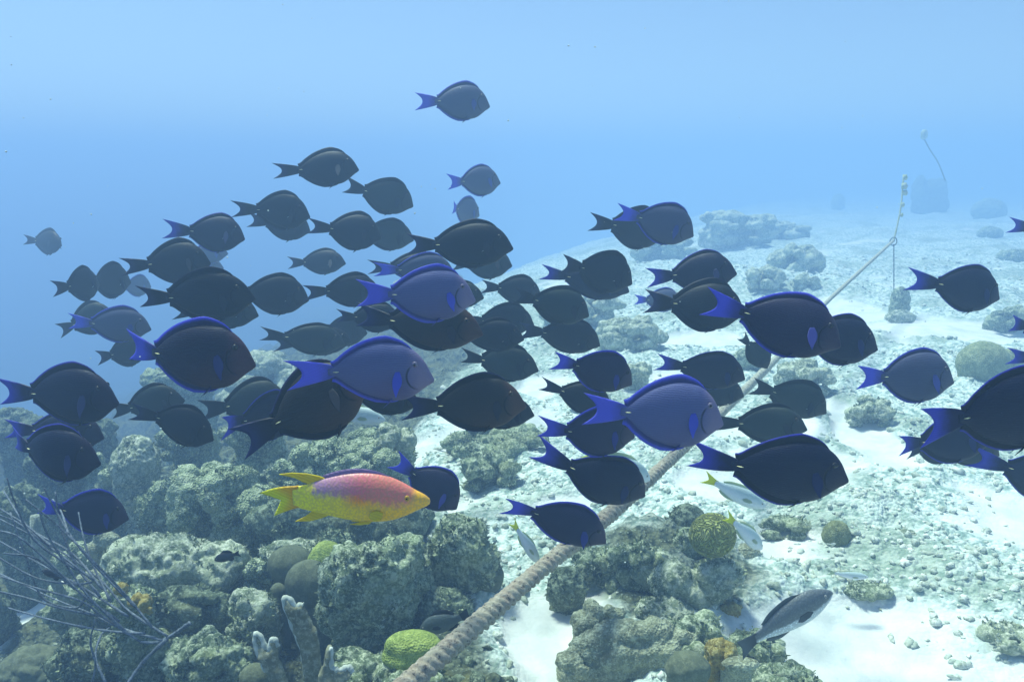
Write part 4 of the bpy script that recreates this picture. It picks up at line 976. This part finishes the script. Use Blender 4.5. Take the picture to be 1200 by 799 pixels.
nt.links.new(c, b.inputs['Base Color']); b.inputs['Roughness'].default_value = .45; g.bump(sc_, .15, .003, b); MT['hog'] = m
def yfin(name, c1, c2):
    return finmat(name, c1, c2, .1, .9, .3, 60)
MT['hogfin'] = yfin('hogfish_fin', (.80, .45, .01), (.80, .82, .02)); MT['hogfinp'] = yfin('hogfish_back_fin', (.30, .18, .42), (.34, .22, .44)); MT['hogeye'] = simple_mat('hogfish_eye', (.55, .30, .02), .3)
HOG = Shape(); HOG.s0, HOG.s1 = .20, .992
HOG.top = smooth_curve([(.20, .058), (.26, .064), (.33, .088), (.42, .114), (.52, .134), (.63, .140), (.74, .124), (.83, .090), (.92, .040), (.97, .014), (.992, -.004)])
HOG.bot = smooth_curve([(.20, -.060), (.26, -.070), (.36, -.090), (.50, -.120), (.64, -.134), (.79, -.120), (.88, -.088), (.94, -.060), (.98, -.043), (.992, -.034)])
HOG.wid = smooth_curve([(.20, .014), (.30, .030), (.45, .052), (.62, .064), (.78, .060), (.90, .040), (.97, .020), (.992, .010)])
def hog():
    bd = bend_fn(.06); r = empty('hogfish'); link_mesh('body', body_mesh(HOG, bd, 60, 32), MT['hog'], r)
    def tail(u, v):
        t = 2 * u - 1; k = 1 - abs(t) ** 1.3; tipx = .0 if t > 0 else .077; se = tipx * abs(t) + .105 * (1 - abs(t)) + .02 * k
        zt_ = (0.012 if t > 0 else -.115); zz = t * abs(t) ** 0 * 1.0
        ze = (zt_ * abs(t) + -.022 * (1 - abs(t))); zb_ = t * .060
        return .235 + (se - .235) * v, zb_ + (ze - zb_) * v ** 1.2 if t <= 0 else zb_ + (ze - zb_) * v ** 2.2
    link_mesh('tail_fin', grid_fin(tail, 25, 12, .012, bd, lambda u, v: v), MT['hogfin'], r)
    def dors(u, v):
        s = .40 + .40 * u; return s - .02 * v, float(HOG.top(s)) - .01 + (.010 + .022 * math.sin(math.pi * min(1, u * .9 + .1)) ** .5) * v
    link_mesh('dorsal_fin', grid_fin(dors, 24, 4, .005, bd, lambda u, v: v), MT['hogfinp'], r)
    plate_fin([(.42, .095), (.36, .118), (.29, .130), (.20, .133), (.125, .122), (.17, .118), (.22, .104), (.26, .085), (.30, .072), (.36, .088)], .004, MT['hogfin'], r, 'dorsal_fin_lobe', bd)
    plate_fin([(.42, -.095), (.36, -.118), (.29, -.136), (.205, -.140), (.25, -.118), (.285, -.098), (.31, -.076), (.38, -.085)], .004, MT['hogfin'], r, 'anal_fin', bd)
    for sd in (-1, 1):
        plate_fin([(.735, -.06), (.70, -.045), (.66, -.055), (.652, -.085), (.68, -.105), (.72, -.095)], .002, MT['hogfin'], r, 'pectoral_fin', bd, y=sd * .070)
        plate_fin([(.66, -.125), (.60, -.128), (.53, -.142), (.585, -.146), (.64, -.140)], .003, MT['hogfin'], r, 'pelvic_fin', bd, y=sd * .02)
    eye_pair(r, HOG, .867, .012, .017, MT['hogeye'], bd); return r
h = hog(); h_d = 1.12; pose(h, at(302, 583, h_d), at(505, 583, h_d), 59 * h_d / F, .287)
tag(h, 'bright yellow and orange hogfish with a purple back swimming right', 'hogfish')

# parrotfish, snappers, damselfish share one slender outline with their own skins
SL = Shape(); SL.s0, SL.s1 = .18, .992
SL.top = smooth_curve([(.18, .040), (.26, .050), (.40, .090), (.55, .118), (.70, .125), (.82, .105), (.92, .062), (.97, .030), (.992, .008)])
SL.bot = smooth_curve([(.18, -.042), (.26, -.052), (.40, -.092), (.55, -.120), (.70, -.125), (.82, -.105), (.92, -.066), (.97, -.038), (.992, -.018)])
SL.wid = smooth_curve([(.18, .012), (.30, .030), (.45, .052), (.62, .066), (.78, .064), (.90, .044), (.97, .022), (.992, .010)])
def two_tone(name, back, belly, z0, zw, scale=60, amt=.3):
    m, nt, b, o_ = new_mat(name); g = G(nt); co = g.obj(); x, y, z = g.sep(co)[:3]
    v = g.voro(co, scale); n_ = g.noise(co, 10, 3)
    c = g.mix(g.ramp(g.math('ADD', z, g.math('MULTIPLY', g.math('SUBTRACT', n_, .5), .05)), z0 - zw, z0 + zw), belly, back)
    c = g.mix(g.math('MULTIPLY', g.ramp(v, .2, .5), amt), c, tuple(q_ * .5 for q_ in back))
    nt.links.new(c, b.inputs['Base Color']); b.inputs['Roughness'].default_value = .45; g.bump(v, .25, .004, b); return m
def slender(name, skin_, fin_, tailm, label, cat, tx, ty, nx, ny, H, d, dd=0.0, bend=.1, fork=.09, tail_h=.10, group=None, roll=0.0, finh=.03):
    bd = bend_fn(bend); r = empty(name); link_mesh('body', body_mesh(SL, bd, 40, 24), skin_, r)
    def tail(u, v):
        t = 2 * u - 1; se = fork * (1 - abs(t) ** 1.3); return .22 + (se - .22) * v, t * (.038 + (tail_h - .038) * v ** 1.2)
    link_mesh('tail_fin', grid_fin(tail, 17, 9, .009, bd, lambda u, v: v), tailm, r)
    def dors(u, v):
        s = .30 + .45 * u; return s - .03 * v, float(SL.top(s)) - .01 + (.01 + finh * min(1, (1 - u) * 3) * min(1, .4 + u * 3)) * v
    link_mesh('dorsal_fin', grid_fin(dors, 18, 4, .005, bd, lambda u, v: v), fin_, r)
    def anal(u, v):
        s = .30 + .25 * u; return s - .03 * v, float(SL.bot(s)) + .01 - (.01 + finh * min(1, (1 - u) * 2.5) * min(1, .4 + u * 3)) * v
    link_mesh('anal_fin', grid_fin(anal, 12, 4, .005, bd, lambda u, v: v), fin_, r)
    for sd in (-1, 1):
        plate_fin([(.74, -.02), (.70, .005), (.62, .0), (.58, -.035), (.62, -.055), (.70, -.045)], .002, fin_, r, 'pectoral_fin', bd, y=sd * .068)
    eye_pair(r, SL, .90, .025, .014, MT['paleeye'], bd)
    pose(r, at(tx, ty, d - dd), at(nx, ny, d + dd), H * d / F, .27, roll); tag(r, label, cat, group); return r
MT['paleeye'] = simple_mat('pale_eye', (.35, .34, .30), .3)
MT['parrot'] = two_tone('grey_parrot_skin', (.13, .15, .16), (.76, .82, .88), -.015, .012, 55, .45)
MT['parrotfin'] = finmat('grey_parrot_fin', (.04, .05, .055), (.09, .11, .12), .2, .9, .2)
MT['silver'] = two_tone('silver_skin', (.50, .62, .60), (.72, .78, .82), .02, .05, 80, .12)
MT['yfin'] = finmat('yellow_fin', (.70, .72, .08), (.80, .86, .05), .0, .7, .4)
MT['pfin'] = finmat('pale_fin', (.55, .65, .60), (.6, .7, .45), .0, .7, .5)
MT['damsel'] = two_tone('damsel_skin', (.012, .012, .018), (.012, .012, .018), 0, .05, 60, .1)
MT['damselfin'] = finmat('damsel_fin', (.008, .008, .012), (.02, .02, .03), .2, .9, .2)
MT['greyfish'] = two_tone('grey_green_skin', (.07, .09, .085), (.13, .15, .14), -.03, .05, 40, .3)
slender('parrotfish', MT['parrot'], MT['parrotfin'], MT['parrotfin'], 'grey fish with white belly slanting up over the bottom right sand', 'parrotfish', 861, 757, 976, 693, 33, 1.62, .02, bend=-.12, fork=.03, tail_h=.085)
slender('snapper', MT['silver'], MT['pfin'], MT['yfin'], 'pale silvery fish with yellow tail under the largest black fish', 'snapper', 826, 560, 897, 594, 22, 1.75, .03)
slender('snapper', MT['silver'], MT['pfin'], MT['yfin'], 'pale fish with yellow tail diving beside the brain coral', 'snapper', 857, 606, 893, 643, 20, 2.0, .05, bend=.2)
slender('snapper', MT['silver'], MT['pfin'], MT['yfin'], 'slim pale fish with yellow tail diving left of the rope', 'snapper', 602, 612, 632, 660, 13, 1.95, .03, bend=.15)
slender('snapper', MT['silver'], MT['pfin'], MT['yfin'], 'pale fish mostly hidden behind the flat black fish by the rope', 'snapper', 690, 530, 762, 562, 30, 1.9, .04, bend=.2)
slender('snapper', MT['silver'], MT['pfin'], MT['pfin'], 'pale greenish fish under the lower violet fish', 'snapper', 375, 478, 452, 492, 22, 2.1, .0)
slender('damselfish', MT['damsel'], MT['damselfin'], MT['damselfin'], 'small black fish in front of the pale coral at the left', 'damselfish', 282, 647, 251, 656, 19, 2.1, .0, fork=.05, finh=.06)
slender('damselfish', MT['damsel'], MT['damselfin'], MT['damselfin'], 'small dark fish hiding among the sea whips', 'damselfish', 78, 678, 49, 668, 17, 1.95, .0, fork=.04, finh=.06)
slender('damselfish', MT['greyfish'], MT['damselfin'], MT['damselfin'], 'dim grey fish resting in the shade left of the rope', 'grouper', 552, 718, 492, 738, 24, 1.93, .02, fork=.02, finh=.05)
slender('sand_perch', MT['silver'], MT['pfin'], MT['pfin'], 'thin pale fish lying on the rubble below the small olive dome', 'sand perch', 970, 671, 1018, 676, 8, 2.30, .0, finh=.02)
# ------------------------------------------------------------------ algae turf on the near reef
def turf_mesh(N, seed):
    rs = np.random.RandomState(seed); P, Nn = [], []
    for me, c in TURF:
        n = len(me.vertices); co = np.zeros(n * 3, np.float32); me.vertices.foreach_get('co', co); co = co.reshape(-1, 3)
        no = np.zeros(n * 3, np.float32); me.vertex_normals.foreach_get('vector', no); no = no.reshape(-1, 3)
        k = (no[:, 2] > -.15) & (no[:, 1] < .6); P.append(co[k] + np.array(c)); Nn.append(no[k])
    P = np.concatenate(P); Nn = np.concatenate(Nn)
    w = np.clip(fbm(P * 9 + 3, 3) + .12, 0, 1) + .02; w /= w.sum()
    idx = rs.choice(len(P), N, p=w); V, Fc = [], []
    for i in idx:
        p, n = P[i], Nn[i]; s = rs.uniform(.004, .011)
        for b_ in range(3):
            d = n + rs.normal(size=3) * .6; d /= np.linalg.norm(d); sd = np.cross(d, rs.normal(size=3)); sd /= np.linalg.norm(sd) + 1e-9
            o = p + rs.normal(size=3) * s * .4; m_ = len(V); w_ = s * rs.uniform(.16, .32)
            V += [o - sd * w_ - n * .002, o + sd * w_ - n * .002, o + d * s * .6 + sd * w_ * 1.1, o + d * s * rs.uniform(.9, 1.5), o + d * s * .55 - sd * w_ * 1.1]
            Fc.append((m_, m_ + 1, m_ + 2, m_ + 3, m_ + 4))
    return mesh_from(np.array(V), Fc)
m, nt, b, o_ = new_mat('algae_turf'); g = G(nt); co = g.obj()
c = g.mix(g.ramp(g.noise(co, 12, 3), .4, .6), (.10, .13, .06), (.32, .37, .22)); c = g.mix(g.ramp(g.noise(co, 5, 2), .55, .68), c, (.46, .50, .40))
nt.links.new(c, b.inputs['Base Color']); b.inputs['Roughness'].default_value = .9
tf = link_mesh('algae_turf', turf_mesh(12000, 5), m); tag(tf, 'short ragged algae turf growing over the near coral heads', 'algae', kind='stuff')
# ------------------------------------------------------------------ drifting specks
q = random.Random(77); bm = bmesh.new()
for i in range(140):
    d = q.uniform(1.0, 3.2); c = at(q.uniform(-100, 1300), q.uniform(-80, 700), d); r = q.uniform(.0007, .0016) * d ** .5
    bmesh.ops.create_icosphere(bm, subdivisions=1, radius=r, matrix=Matrix.Translation(c) @ Matrix.Diagonal((1, q.uniform(.6, 1.2), q.uniform(.5, 1), 1)))
me = bpy.data.meshes.new('specks'); bm.to_mesh(me); bm.free()
o = link_mesh('drifting_specks', me, simple_mat('pale_speck', (.6, .65, .6), .9)); tag(o, 'tiny pale specks drifting in the water', 'particles', kind='stuff')
# ------------------------------------------------------------------ the water as one closed box of haze
V = [(x, y, z) for x in (-66, 66) for y in (-10, 72) for z in (-13.0, 3.0)]
hz = mesh_from(V, [(0, 1, 3, 2), (4, 6, 7, 5), (0, 4, 5, 1), (2, 3, 7, 6), (0, 2, 6, 4), (1, 5, 7, 3)], smooth=False)
m = bpy.data.materials.new('sea_water_haze'); m.use_nodes = True; nt = m.node_tree; nt.nodes.clear()
o_ = nt.nodes.new('ShaderNodeOutputMaterial'); pv = nt.nodes.new('ShaderNodeVolumePrincipled')
pv.inputs['Color'].default_value = (*HAZE_COLOR, 1); pv.inputs['Density'].default_value = HAZE_DENSITY
pv.inputs['Anisotropy'].default_value = HAZE_G; pv.inputs['Absorption Color'].default_value = (0, 0, 0, 1)
nt.links.new(pv.outputs[0], o_.inputs['Volume'])
m.cycles.homogeneous_volume = True if hasattr(m.cycles, 'homogeneous_volume') else None
ho = link_mesh('haze', hz, m); tag(ho, 'blue sea water thick with suspended particles', 'water haze', kind='stuff')
